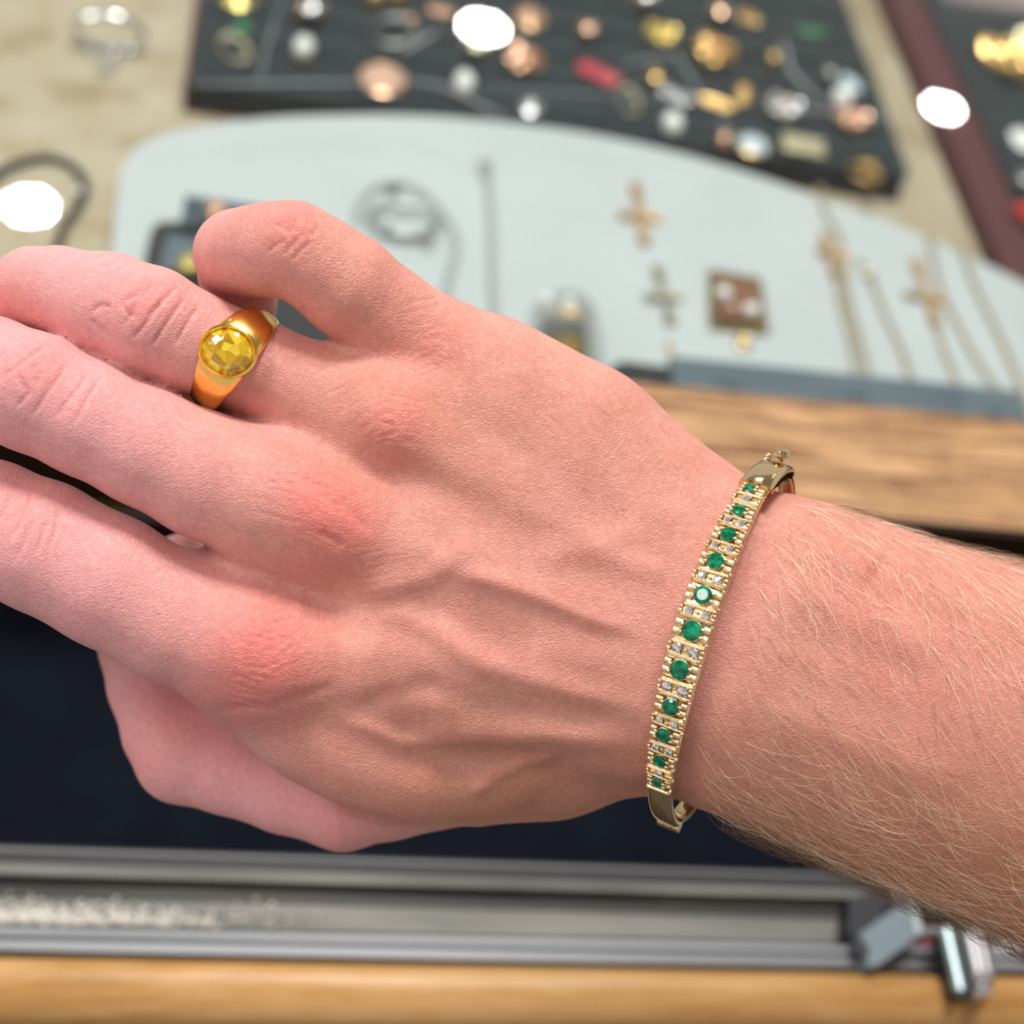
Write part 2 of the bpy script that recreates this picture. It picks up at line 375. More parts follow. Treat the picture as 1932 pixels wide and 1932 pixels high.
# lining of the case and of the open drawer in front
g = beam(ny_, lambda x: 1.35, 0.004, 0, ZI - 0.01, ZI)
g.out('beige_lining', beige_m, t, smooth=False)
y_t0 = on(966, 1622, -0.006).y
g = beam(lambda x: y_t0, ny_, -0.002, 0.0, -0.095, -0.085)
g.out('navy_drawer_lining', navy_m, t, smooth=False)
for nm, ya, yb in (('back_panel', 1.35, 1.37),):
    g = G(); g.box(X0, X1, ya, yb, -0.9, 0.0035); g.out(nm, wood_m, t, smooth=False)
# sliding door track: one extrusion along the counter
def ty(y, z): return on(966, y, z).y
def bar(name, ya, yb, z0, z1, mat, bev=0.0):
    g = G(); g.box(X0, X1, min(ya, yb), max(ya, yb), z0, z1, bev=bev); return g.out(name, mat, t, smooth=bool(bev))
zt = -0.006
bar('track_flange', ty(1633, zt), ty(1624, zt), -0.09, zt - 0.0008, alu_dark)
bar('track_flange', ty(1636, zt), ty(1632.5, zt), -0.012, zt + 0.0004, alu_light, 0.0002)
bar('track_flange', ty(1657, zt), ty(1636, zt), -0.014, zt - 0.0012, alu_dark)
bar('track_ridge', ty(1676, zt), ty(1658, zt), -0.014, zt - 0.0002, alu_mid, 0.0005)
bar('track_groove', ty(1766, -0.011), ty(1676, zt), -0.018, -0.0112, alu_mid)
bar('track_ridge', ty(1692, -0.0095), ty(1687, -0.0095), -0.0112, -0.0102, alu_dark, 0.0002)
bar('track_ridge', ty(1712, -0.0095), ty(1699, -0.0095), -0.0112, -0.0106, alu_dark, 0.0002)
bar('track_lip', ty(1786, zt), ty(1769, zt), -0.018, zt, alu_light, 0.0006)
bar('track_lip', ty(1806, zt), ty(1789, zt), -0.018, zt - 0.0006, alu_light, 0.0006)
bar('track_lip', ty(1815.5, zt), ty(1809.5, zt), -0.018, zt + 0.0014, alu_light, 0.0008)
# near wooden rail with a rounded nose
yb = ty(1818, 0.0); ye = ty(1975, 0.0); rr = 0.009
prof = [(yb, -0.05), (yb, -0.003), (yb - 0.001, -0.0012), (yb - 0.004, 0.0)]
for i in range(9):
    a = math.pi / 2 * i / 8
    prof.append((ty(1852, 0.0) - 0.011 * math.sin(a), -0.010 + 0.010 * math.cos(a)))
prof += [(ty(1852, 0) - 0.011, -0.05)]
g = G()
for x in (X0, X1): g.v += [Vector((x, y, z)) for y, z in prof]
n = len(prof)
for i in range(n): g.f.append((i, (i + 1) % n, n + (i + 1) % n, n + i))
g.f += [tuple(range(n)), tuple(range(2 * n - 1, n - 1, -1))]
g.out('near_wooden_rail', wood_amber, t)
ynose = ty(1852, 0) - 0.011
g = G(); g.box(X0, X1, ynose - 0.0015, ynose + 0.015, -0.95, -0.013); g.out('counter_front', wood('brown_front_board', [(0.3, (0.085, 0.05, 0.04)), (0.7, (0.16, 0.10, 0.08))], 0.5, 5, 0.5), t, smooth=False)
g = G(); g.box(X0 - 0.02, X0, ynose, 1.37, -0.95, 0.003); g.out('side_panel', wood_m, t, smooth=False)
g = G(); g.box(X1, X1 + 0.02, ynose, 1.37, -0.95, 0.003); g.out('side_panel', wood_m, t, smooth=False)
# lint caught in the groove
g = G()
for i in range(900):
    px = abs(random.gauss(0, 1)) * 230 - 30; px = px if px < 620 else random.uniform(-60, 400)
    py = 1736 + px * 0.022 - abs(random.gauss(0, 17)) + random.uniform(-4, 8)
    p = on(px, py, -0.0108); s = random.uniform(0.00025, 0.0008)
    g.sph((p.x, p.y, p.z), s, 5, 4, sc=(random.uniform(0.5, 1.3), random.uniform(0.5, 1.5), 0.7))
o = g.out('lint', lint_m, smooth=False)
tag(o, 'cream white lint and crumbs lying in the left part of the metal track', 'lint', kind='stuff')

# ------------------------------------------------------------------ the hand: implicit surface in millimetres, axes parallel to the picture plane
def c3(px, py, d): return np.array([(px - 966) / F_PX * d, (966 - py) / F_PX * d, -d], dtype=np.float64)
VOX = 0.75
lo = c3(-330, 1960, 330); lo[0] = -132; hi = np.array([0, 0, -205.0]); hi[0] = 152; hi[1] = 66; lo[1] = -96; lo[2] = -312
dims = np.ceil((hi - lo) / VOX).astype(int)
ax = [(lo[i] + VOX * np.arange(dims[i])).astype(np.float32) for i in range(3)]
def blank(): return np.full(dims, 30.0, dtype=np.float32)
def smin_into(A, sl, d, k):
    a = A[sl]; h = np.maximum(k - np.abs(a - d), 0) / k
    A[sl] = np.minimum(a, d) - h * h * k * 0.25
def region(mn, mx, pad):
    s = []
    for i in range(3):
        i0 = int(max(0, math.floor((mn[i] - pad - lo[i]) / VOX))); i1 = int(min(dims[i], math.ceil((mx[i] + pad - lo[i]) / VOX) + 1))
        s.append(slice(i0, max(i1, i0 + 1)))
    return tuple(s)
def capsule(A, a, b, ra, rb, zs=1.0, k=2.0):
    m = max(ra, rb); e = np.array([m, m, m * zs])
    sl = region(np.minimum(a, b) - e, np.maximum(a, b) + e, 11)
    X = ax[0][sl[0]][:, None, None]; Y = ax[1][sl[1]][None, :, None]; Z = ax[2][sl[2]][None, None, :] / zs
    az, bz = a[2] / zs, b[2] / zs
    ba = np.array([b[0] - a[0], b[1] - a[1], bz - az]); L2 = (ba ** 2).sum() + 1e-9
    pa = (X - a[0], Y - a[1], Z - az)
    tt = np.clip((pa[0] * ba[0] + pa[1] * ba[1] + pa[2] * ba[2]) / L2, 0, 1)
    d = np.sqrt((pa[0] - tt * ba[0]) ** 2 + (pa[1] - tt * ba[1]) ** 2 + (pa[2] - tt * ba[2]) ** 2) - (ra + (rb - ra) * tt)
    smin_into(A, sl, d.astype(np.float32) * min(1.0, zs), k)
def chain(A, pts, k=2.0):
    """pts: px, py, depth mm, half width px, thickness ratio"""
    for p, q in zip(pts[:-1], pts[1:]):
        capsule(A, c3(*p[:3]), c3(*q[:3]), p[3] * p[2] / F_PX, q[3] * q[2] / F_PX, (p[4] + q[4]) / 2, k)
def slabseg(A, p, q, k, cap0, cap1):
    """elliptic tube piece: p, q = px, py, depth, half width px, half thickness mm"""
    a, b = c3(*p[:3]), c3(*q[:3]); wa, wb = p[3] * p[2] / F_PX, q[3] * q[2] / F_PX
    m = max(wa, wb) + 12
    sl = region(np.minimum(a, b) - m, np.maximum(a, b) + m, k)
    X = ax[0][sl[0]][:, None, None]; Y = ax[1][sl[1]][None, :, None]; Z = ax[2][sl[2]][None, None, :]
    u = b - a; Ln = np.linalg.norm(u[:2]); ux, uy = u[0] / Ln, u[1] / Ln
    s = (X - a[0]) * ux + (Y - a[1]) * uy; v = -(X - a[0]) * uy + (Y - a[1]) * ux
    tt = np.clip(s / Ln, 0, 1); wd = wa + (wb - wa) * tt; th = p[4] + (q[4] - p[4]) * tt
    zz = Z - (a[2] + (b[2] - a[2]) * tt)
    ov = np.maximum(s - Ln, 0) / cap1 + np.maximum(-s, 0) / cap0
    f = np.sqrt((np.abs(v) / wd) ** 2.2 + (np.abs(zz) / th) ** 2.2 + ov ** 2) - 1
    smin_into(A, sl, (f * th * 0.9).astype(np.float32), k)

PALM = blank()
arm = [(1330, 1203, 263, 298, 20.0), (1402, 1226, 264, 308, 21.5), (1520, 1264, 265, 313, 22.5), (1660, 1318, 266, 318, 23.5), (1800, 1368, 267, 331, 24.5), (1960, 1422, 268, 345, 26), (2200, 1505, 270, 372, 28), (2480, 1600, 273, 400, 30)]
for p, q in zip(arm[:-1], arm[1:]): slabseg(PALM, p, q, 0.3, 4.0, 4.0)
pal = [(1330, 1203, 263, 298, 20.0), (1190, 1150, 263, 328, 18.0), (1060, 1099, 263, 355, 17.0), (930, 1052, 262, 372, 15.5), (810, 1008, 262, 378, 14.0)]
for p, q in zip(pal[:-1], pal[1:]): slabseg(PALM, p, q, 0.3, 4.0, 9.0 if q is pal[-1] else 4.0)
chain(PALM, [(1300, 1010, 264, 105, 1.0), (1085, 842, 262, 122, 0.85), (950, 748, 261, 98, 0.9), (815, 655, 260, 88, 1.0)], 8)
chain(PALM, [(1250, 1100, 262, 100, 1.0), (1000, 940, 259, 100, 1.0), (745, 800, 255, 96, 1.0)], 7)
chain(PALM, [(1250, 1200, 262, 100, 1.0), (950, 1090, 258, 100, 1.0), (622, 978, 253.5, 106, 1.0)], 7)
chain(PALM, [(1200, 1290, 263, 100, 1.0), (860, 1255, 260, 108, 1.0), (505, 1228, 256, 118, 1.0)], 7)
chain(PALM, [(470, 1290, 262, 95, 1.0), (600, 1352, 264, 112, 1.0), (700, 1402, 265, 110, 1.0), (800, 1428, 266, 110, 1.0), (920, 1425, 268, 108, 1.0), (1020, 1400, 269, 105, 1.0)], 6)
chain(PALM, [(1215, 1392, 271, 100, 1.0), (1050, 1430, 274, 98, 1.0), (900, 1458, 277, 92, 1.0)], 6)
# webs between the knuckles
chain(PALM, [(690, 720, 262, 60, 0.9), (650, 880, 260, 70, 0.9), (500, 1090, 262, 70, 0.9), (445, 1066, 262, 46, 0.9)], 8)
chain(PALM, [(650, 870, 262, 70, 0.9), (560, 812, 262, 62, 0.9), (470, 772, 263, 40, 0.9), (380, 735, 264, 36, 0.9)], 4)

FING = []
def finger(pts, k=6.0):
    A = blank(); chain(A, pts, 1.4); FING.append((A, k, pts))
pinky = [(815, 655, 260, 86, 1.0), (730, 598, 257, 94, 1), (655, 538, 253, 96, 1), (600, 498, 251, 90, 1), (553, 470, 250, 88, 1.0), (510, 472, 252, 86, 1), (478, 474, 255, 82, 1), (450, 480, 259, 82, 1), (450, 512, 267, 74, 1), (450, 560, 276, 70, 1), (452, 640, 292, 66, 1), (455, 670, 298, 58, 1)]
ringf = [(745, 800, 255, 94, 1), (670, 768, 256, 88, 1), (595, 738, 257, 88, 1), (470, 686, 256, 90, 1), (355, 643, 253, 96, 1), (285, 608, 251, 103, 1), (205, 578, 252, 100, 1), (112, 550, 255, 83, 1), (66, 546, 259, 78, 1), (48, 570, 267, 72, 1), (40, 640, 282, 72, 1), (55, 700, 292, 62, 1)]
midf = [(622, 980, 254, 106, 1), (500, 938, 252.5, 126, 1), (388, 897, 251, 118, 1), (273, 842, 249, 111, 1), (165, 790, 247, 108, 1), (60, 739, 246, 112, 1), (-20, 706, 248, 108, 1), (-110, 668, 254, 98, 1), (-160, 660, 262, 90, 1), (-170, 720, 278, 84, 1), (-160, 790, 292, 74, 1)]
indf = [(505, 1228, 256, 118, 1), (420, 1196, 255, 123, 1), (330, 1166, 254, 122, 1), (205, 1096, 252, 124, 1), (78, 1030, 251, 123, 1), (-20, 988, 250.5, 119, 1), (-130, 945, 254, 110, 1), (-200, 925, 262, 98, 1), (-205, 985, 278, 90, 1), (-190, 1060, 292, 80, 1)]
thumb = [(1100, 1420, 275, 92, 1), (900, 1460, 280, 90, 1), (735, 1494, 285, 88, 1), (648, 1509, 287, 93, 1), (540, 1486, 288, 84, 1), (430, 1452, 289, 82, 1), (346, 1424, 290, 90, 1), (318, 1380, 293, 84, 1), (296, 1290, 297, 90, 0.9), (282, 1215, 299, 93, 0.85), (310, 1140, 300, 84, 0.8), (345, 1078, 300, 72, 0.75)]
finger(pinky, 4.5); finger(ringf, 7); finger(midf, 7); finger(indf, 7); finger(thumb, 2.5)
FIELD = PALM.copy()
for A, k, pts in FING:
    h = np.maximum(k - np.abs(A - PALM), 0) / k
    T_ = np.minimum(A, PALM) - h * h * k * 0.25
    h = np.maximum(1.3 - np.abs(T_ - FIELD), 0) / 1.3; h *= np.clip((PALM - np.minimum(T_, FIELD)) / 1.5, 0, 1)
    FIELD = np.minimum(FIELD, T_) - h * h * 1.3 * 0.25
del PALM
FING = [(None, k, p) for A, k, p in FING]

def surface_nets(F):
    S = F < 0
    nx, ny, nz = F.shape
    corners = [(i, j, k) for i in (0, 1) for j in (0, 1) for k in (0, 1)]
    cnt = sum(S[i:nx - 1 + i, j:ny - 1 + j, k:nz - 1 + k].astype(np.int8) for i, j, k in corners)
    act = (cnt > 0) & (cnt < 8)
    idx = np.argwhere(act); vid = np.full(act.shape, -1, dtype=np.int32); vid[act] = np.arange(len(idx))
    acc = np.zeros((len(idx), 3)); num = np.zeros(len(idx))
    for a in corners:
        for d in range(3):
            if a[d]: continue
            b = list(a); b[d] = 1
            fa = F[idx[:, 0] + a[0], idx[:, 1] + a[1], idx[:, 2] + a[2]]; fb = F[idx[:, 0] + b[0], idx[:, 1] + b[1], idx[:, 2] + b[2]]
            m = (fa < 0) != (fb < 0); tt = np.where(m, fa / np.where(m, fa - fb, 1), 0)
            pt = np.tile(np.array(a, dtype=np.float64), (len(idx), 1)); pt[:, d] += tt
            acc += pt * m[:, None]; num += m
    V = idx + acc / num[:, None]
    Q = []
    for d in range(3):
        e, f = (d + 1) % 3, (d + 2) % 3
        s0 = [slice(None)] * 3; s1 = [slice(None)] * 3; s0[d] = slice(0, -1); s1[d] = slice(1, None)
        a, b = S[tuple(s0)], S[tuple(s1)]; ed = np.argwhere(a != b); flip = a[tuple(ed.T)]
        ok = (ed[:, e] > 0) & (ed[:, f] > 0) & (ed[:, e] < F.shape[e] - 1) & (ed[:, f] < F.shape[f] - 1)
        ed = ed[ok]; flip = flip[ok]
        def g(oe, of):
            q = ed.copy(); q[:, e] -= oe; q[:, f] -= of; return vid[tuple(q.T)]
        q = np.stack([g(1, 1), g(0, 1), g(0, 0), g(1, 0)], 1)
        q[~flip] = q[~flip][:, ::-1]; Q.append(q)
    return V, np.concatenate(Q)
V, Q = surface_nets(FIELD); del FIELD
V = lo + V * VOX
# relax the stair steps a little
E = np.concatenate([Q[:, [0, 1]], Q[:, [1, 2]], Q[:, [2, 3]], Q[:, [3, 0]]]); E = np.unique(np.sort(E, 1), axis=0)
def relax(V, it, lam):
    for _ in range(it):
        s = np.zeros_like(V); c = np.zeros(len(V))
        for i, j in ((0, 1), (1, 0)):
            for k in range(3): s[:, k] += np.bincount(E[:, i], V[E[:, j], k], len(V))
            c += np.bincount(E[:, i], minlength=len(V))
        V = V + lam * (s / np.maximum(c, 1)[:, None] - V)
    return V
for _ in range(3): V = relax(V, 1, 0.55); V = relax(V, 1, -0.50)
V = relax(V, 1, 0.4)
def to_world_np(V):
    Rm = np.array(C2W); return V / 1000 @ Rm.T + np.array(EYE)
PL = at(1330, 1200, 0.285)
person = thing('person', 'outstretched right hand and hairy forearm of a person wearing a gold ring and a bangle', 'person', PL)
me = bpy.data.meshes.new('hand_and_forearm')
me.vertices.add(len(V)); me.loops.add(len(Q) * 4); me.polygons.add(len(Q))
me.vertices.foreach_set('co', V.astype(np.float32).ravel()); me.loops.foreach_set('vertex_index', Q.astype(np.int32).ravel())
me.polygons.foreach_set('loop_start', np.arange(0, len(Q) * 4, 4, dtype=np.int32)); me.update(calc_edges=True)
tmp = bpy.data.objects.new('tmp', me); COL.objects.link(tmp)
md = tmp.modifiers.new('s', 'SUBSURF'); md.levels = 1; md.render_levels = 1
dg = bpy.context.evaluated_depsgraph_get(); me2 = bpy.data.meshes.new_from_object(tmp.evaluated_get(dg))
bpy.data.objects.remove(tmp); bpy.data.meshes.remove(me)
nv = len(me2.vertices); co = np.empty(nv * 3, np.float32); me2.vertices.foreach_get('co', co); co = co.reshape(-1, 3).astype(np.float64)
nr = np.empty(nv * 3, np.float32); me2.vertices.foreach_get('normal', nr); nr = nr.reshape(-1, 3).astype(np.float64)
print('hand verts', nv)
# relief on the back of the hand, drawn along lines given at the photographed places
PX = np.stack([966 + co[:, 0] / -co[:, 2] * F_PX, 966 - co[:, 1] / -co[:, 2] * F_PX], 1)
front = np.clip((nr[:, 2] - 0.05) / 0.3, 0, 1)
disp = np.zeros(nv); blush = np.zeros(nv); tan_shade = np.zeros(nv)
def dist_poly(pts):
    d = np.full(nv, 1e9); tt = np.zeros(nv); m = len(pts) - 1
    for i in range(m):
        a = np.array(pts[i][:2], float); b = np.array(pts[i + 1][:2], float); ab = b - a
        t_ = np.clip(((PX - a) @ ab) / (ab @ ab), 0, 1); dd = np.hypot(*(PX - a - t_[:, None] * ab).T)
        c = dd < d; d[c] = dd[c]; tt[c] = (i + t_[c]) / m
    return d, tt
def ridge(pts, wpx, amp, fade=True, only=None):
    global disp
    d, tt = dist_poly(pts); g_ = np.exp(-(d / wpx) ** 2)
    if fade: g_ *= np.clip(np.sin(np.pi * np.clip(tt, 0.02, 0.98)) * 2.0, 0, 1)
    if only is not None: g_ *= only
    disp += amp * g_ * front
dz = -co[:, 2]
top = (dz < 275)
# tendons and veins
ridge([(1240, 1175), (1000, 1110), (700, 1010)], 34, 0.5)
ridge([(1240, 1250), (900, 1240), (560, 1215)], 38, 0.5)
ridge([(1260, 1100), (1000, 960), (760, 820)], 32, 0.4)
ridge([(1290, 1010), (1050, 840), (850, 690)], 34, 0.35)
ridge([(700, 1160), (770, 1165), (835, 1195), (905, 1250), (1000, 1280), (1110, 1312), (1230, 1345)], 26, 1.0)
ridge([(640, 1125), (740, 1105), (810, 1085), (865, 1045), (900, 1010)], 25, 0.8)
ridge([(850, 1078), (930, 1095), (1010, 1122), (1110, 1165), (1220, 1200)], 18, 0.75)
ridge([(1000, 1050), (1080, 1042), (1150, 1020), (1240, 985)], 27, 0.5)
ridge([(1100, 1040), (1180, 1062), (1270, 1085)], 24, 0.4)
ridge([(600, 1330), (760, 1395), (900, 1385), (1040, 1385), (1200, 1405)], 24, 1.2)
ridge([(880, 1500), (925, 1470), (990, 1440), (1060, 1425)], 16, 0.7)
ridge([(760, 1275), (900, 1330), (1060, 1345), (1190, 1350)], 26, -0.5)
ridge([(700, 1430), (850, 1445), (980, 1450), (1140, 1440)], 30, -0.6)
ridge([(560, 1150), (640, 1180), (720, 1200)], 30, -0.5)
ridge([(640, 860), (760, 900), (900, 960)], 30, -0.5)
ridge([(780, 740), (900, 800), (1020, 880)], 26, -0.4)
ridge([(640, 1350), (740, 1310), (840, 1290)], 22, -0.45)
ridge([(1480, 1100), (1600, 1150), (1800, 1240)], 36, 0.5); ridge([(1420, 1330), (1600, 1400), (1850, 1500)], 40, 0.5)
ridge([(1540, 1060), (1600, 1040), (1660, 1075)], 45, 0.9)          # wrist bone
ridge([(1440, 1180), (1600, 1230), (1760, 1290)], 30, -0.4)
# knuckles
for x, y, r_, a_ in ((600, 960, 60, 0.9), (490, 1230, 75, 0.9), (735, 790, 52, 0.6), (815, 655, 45, 0.4), (262, 575, 48, 0.5), (62, 700, 55, 0.5), (553, 430, 36, 0.4)):
    ridge([(x - 12, y - 6), (x + 12, y + 6)], r_, a_, fade=False)
# creases over the finger joints
def crease(pts, a_=0.36, w_=3.8): ridge(pts, w_, -a_, only=top)
for q in ([(292, 532), (268, 560), (250, 590), (232, 618)], [(312, 558), (290, 592), (262, 625), (248, 640)], [(350, 560), (322, 598), (300, 630), (284, 655)], [(240, 520), (224, 545), (215, 570)], [(270, 545), (255, 560), (232, 572)],
          [(228, 566), (240, 590), (260, 600)], [(335, 540), (300, 575), (275, 600)], [(375, 575), (350, 615), (330, 650)], [(172, 590), (190, 575), (215, 580)], [(170, 600), (190, 620), (215, 640)],
          [(92, 650), (60, 672), (30, 695), (2, 718)], [(128, 686), (105, 720), (82, 752), (55, 792)], [(60, 685), (75, 705), (70, 730)], [(168, 700), (145, 735), (120, 765), (110, 790)], [(30, 705), (55, 740), (30, 770)], [(190, 712), (165, 750), (140, 800)],
          [(60, 930), (52, 955), (38, 985), (14, 1024)], [(64, 980), (50, 1010), (28, 1062)], [(90, 980), (80, 1010), (66, 1050)], [(20, 935), (10, 960), (0, 985)], [(110, 960), (105, 1000), (90, 1040)]):
    crease(q)
for q in ([(515, 420), (535, 432), (552, 440)], [(530, 415), (545, 428), (548, 445)], [(560, 415), (552, 432), (565, 440)], [(575, 440), (556, 458), (535, 480)], [(590, 455), (570, 470), (550, 492)], [(540, 452), (520, 462), (505, 478)], [(600, 430), (585, 445)]):
    crease(q, 0.28, 3.4)
# fine folds of loose skin behind the knuckles
def folds(cx, cy, ang, n_, length, gap, a_=0.17, w_=2.6):
    u_ = np.array([math.cos(ang), math.sin(ang)]); v_ = np.array([-u_[1], u_[0]])
    for i in range(n_):
        c = np.array([cx, cy]) + v_ * gap * (i - n_ / 2) + u_ * rng.uniform(-20, 20); l_ = length * rng.uniform(0.5, 1)
        pts = [c + u_ * l_ * (s_ - 0.5) + v_ * rng.uniform(-5, 5) for s_ in (0, 0.33, 0.66, 1)]
        ridge([tuple(p) for p in pts], w_, -a_ * rng.uniform(0.5, 1), only=top)
for c_ in ((690, 770, -24, 15, 120, 11), (760, 800, 10, 8, 90, 12), (615, 985, 24, 15, 120, 11), (640, 960, 60, 8, 60, 12), (540, 930, 15, 10, 110, 11), (480, 1270, 15, 12, 120, 13), (520, 1220, -20, 8, 90, 14), (810, 640, -12, 13, 100, 11), (830, 690, 40, 8, 60, 12)):
    folds(c_[0], c_[1], R(c_[2]), c_[3], c_[4], c_[5])
folds(620, 700, R(-25), 7, 110, 16, 0.08); folds(740, 1080, R(-12), 8, 200, 15, 0.08); folds(1200, 1080, R(75), 14, 130, 9, 0.07, 2.6); folds(1180, 1230, R(78), 12, 120, 10, 0.06, 2.6)
ridge([(560, 900), (610, 930), (660, 965), (705, 1010)], 12, -0.45); ridge([(600, 1000), (650, 1030)], 10, -0.3)
ridge([(400, 1340), (520, 1330), (640, 1290)], 12, -0.3)
# groove that the bangle presses beside itself
co2 = co + nr * disp[:, None]
# skin pigment: redder knuckles and fingertips, plus painted shade below
def spot(x, y, r_, a_):
    global blush
    blush += a_ * np.exp(-(((PX[:, 0] - x) ** 2 + (PX[:, 1] - y) ** 2) / r_ ** 2))
for s_ in ((500, 1235, 105, 1.0), (640, 985, 85, 0.95), (575, 950, 60, 0.5), (745, 805, 70, 0.6), (820, 650, 75, 0.45), (270, 560, 55, 0.5), (75, 690, 60, 0.4), (545, 420, 60, 0.55), (40, 960, 60, 0.25), (15, 560, 50, 0.4), (320, 1350, 60, 0.35), (260, 1460, 40, 0.3), (620, 1560, 90, 0.3), (560, 610, 70, 0.3), (1640, 1110, 80, 0.3), (1750, 1300, 150, 0.15), (430, 1340, 80, 0.3)):
    spot(*s_)
tan_shade = np.clip((PX[:, 1] - 1250) / 400, 0, 1) * np.clip((PX[:, 0] - 620) / 300, 0, 1) * (dz < 290)  # browner lower side of the hand, shade put into the colour
tan_shade = np.maximum(tan_shade, 0.35 * np.exp(-(((PX[:, 0] - 950) / 260) ** 2 + ((PX[:, 1] - 830) / 120) ** 2)))
tan_shade = np.maximum(tan_shade, 0.3 * np.clip((PX[:, 0] - 1350) / 200, 0, 1))
pale = np.maximum(np.clip((640 - PX[:, 0]) / 450, 0, 1), (dz > 277) * 1.0)
wco = to_world_np(co2) - np.array(PL)
me2.vertices.foreach_set('co', wco.astype(np.float32).ravel())
ca = me2.color_attributes.new('pigment_shade', 'FLOAT_COLOR', 'POINT')
arr = np.ones((nv, 4), np.float32); arr[:, 0] = np.clip(blush, 0, 1); arr[:, 1] = np.clip(tan_shade, 0, 1); arr[:, 2] = pale
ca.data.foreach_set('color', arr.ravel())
me2.polygons.foreach_set('use_smooth', [True] * len(me2.polygons)); me2.update()

skin_m = M('skin', rough=0.46, spec=0.38)
b = P_(skin_m)
b.inputs['Subsurface Weight'].default_value = 0.45; b.inputs['Subsurface Scale'].default_value = 0.0035
b.inputs['Subsurface Radius'].default_value = (1.0, 0.32, 0.2)
at_ = N(skin_m, 'ShaderNodeAttribute', attribute_name='pigment_shade'); sp = N(skin_m, 'ShaderNodeSeparateColor'); L(skin_m, at_, 'Color', sp, 0)
tc = N(skin_m, 'ShaderNodeTexCoord')
nz = N(skin_m, 'ShaderNodeTexNoise', i_Scale=110, i_Detail=5, i_Roughness=0.6); L(skin_m, tc, 'Object', nz, 'Vector')
r0 = ramp(skin_m, [(0.32, (0.66, 0.275, 0.21)), (0.68, (0.76, 0.35, 0.28))]); L(skin_m, nz, 0, r0, 0)
def mixc(m, fac_n, fac_o, a, ao, col, k=1.0):
    mm = N(m, 'ShaderNodeMixRGB'); mm.inputs[2].default_value = (*col, 1)
    mu = N(m, 'ShaderNodeMath', operation='MULTIPLY'); mu.inputs[1].default_value = k; L(m, fac_n, fac_o, mu, 0)
    L(m, mu, 0, mm, 0); L(m, a, ao, mm, 1); return mm
a1 = mixc(skin_m, sp, 2, r0, 0, (0.84, 0.40, 0.41), 0.75)
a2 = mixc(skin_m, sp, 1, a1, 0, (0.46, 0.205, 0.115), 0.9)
a3 = mixc(skin_m, sp, 0, a2, 0, (0.80, 0.19, 0.165), 0.70)
n5 = N(skin_m, 'ShaderNodeTexNoise', i_Scale=900, i_Detail=3); L(skin_m, tc, 'Object', n5, 'Vector')
r5 = ramp(skin_m, [(0.3, (0.90, 0.90, 0.90)), (0.7, (1.04, 1.04, 1.04))]); L(skin_m, n5, 0, r5, 0)
mm = N(skin_m, 'ShaderNodeMixRGB', blend_type='MULTIPLY'); mm.inputs[0].default_value = 1; L(skin_m, a3, 0, mm, 1); L(skin_m, r5, 0, mm, 2)
L(skin_m, mm, 0, b, 'Base Color')
v1 = N(skin_m, 'ShaderNodeTexVoronoi', feature='DISTANCE_TO_EDGE', i_Scale=1900); 
wn = N(skin_m, 'ShaderNodeTexNoise', i_Scale=300, i_Detail=2); L(skin_m, tc, 'Object', wn, 'Vector')
wm = N(skin_m, 'ShaderNodeMixRGB'); wm.inputs[0].default_value = 0.0016; L(skin_m, tc, 'Object', wm, 1); L(skin_m, wn, 'Color', wm, 2)
mpv = N(skin_m, 'ShaderNodeMapping'); mpv.inputs['Rotation'].default_value = (0, 0, R(20)); mpv.inputs['Scale'].default_value = (0.75, 1.25, 1.0)
L(skin_m, wm, 0, mpv, 0); L(skin_m, mpv, 0, v1, 'Vector')
rv = ramp(skin_m, [(0.0, (0, 0, 0)), (0.28, (0.95, 0.95, 0.95))]); L(skin_m, v1, 'Distance', rv, 0)
n2 = N(skin_m, 'ShaderNodeTexNoise', i_Scale=1500, i_Detail=4, i_Roughness=0.65); L(skin_m, tc, 'Object', n2, 'Vector')
ad = N(skin_m, 'ShaderNodeMath', operation='MULTIPLY_ADD'); ad.inputs[1].default_value = 1.4; L(skin_m, n2, 0, ad, 0); L(skin_m, rv, 0, ad, 2)
bp = N(skin_m, 'ShaderNodeBump', i_Strength=0.75, i_Distance=0.00012); L(skin_m, ad, 0, bp, 'Height'); L(skin_m, bp, 0, b, 'Normal')
me2.materials.append(skin_m)
body = bpy.data.objects.new('hand_and_forearm', me2); COL.objects.link(body); body.parent = person

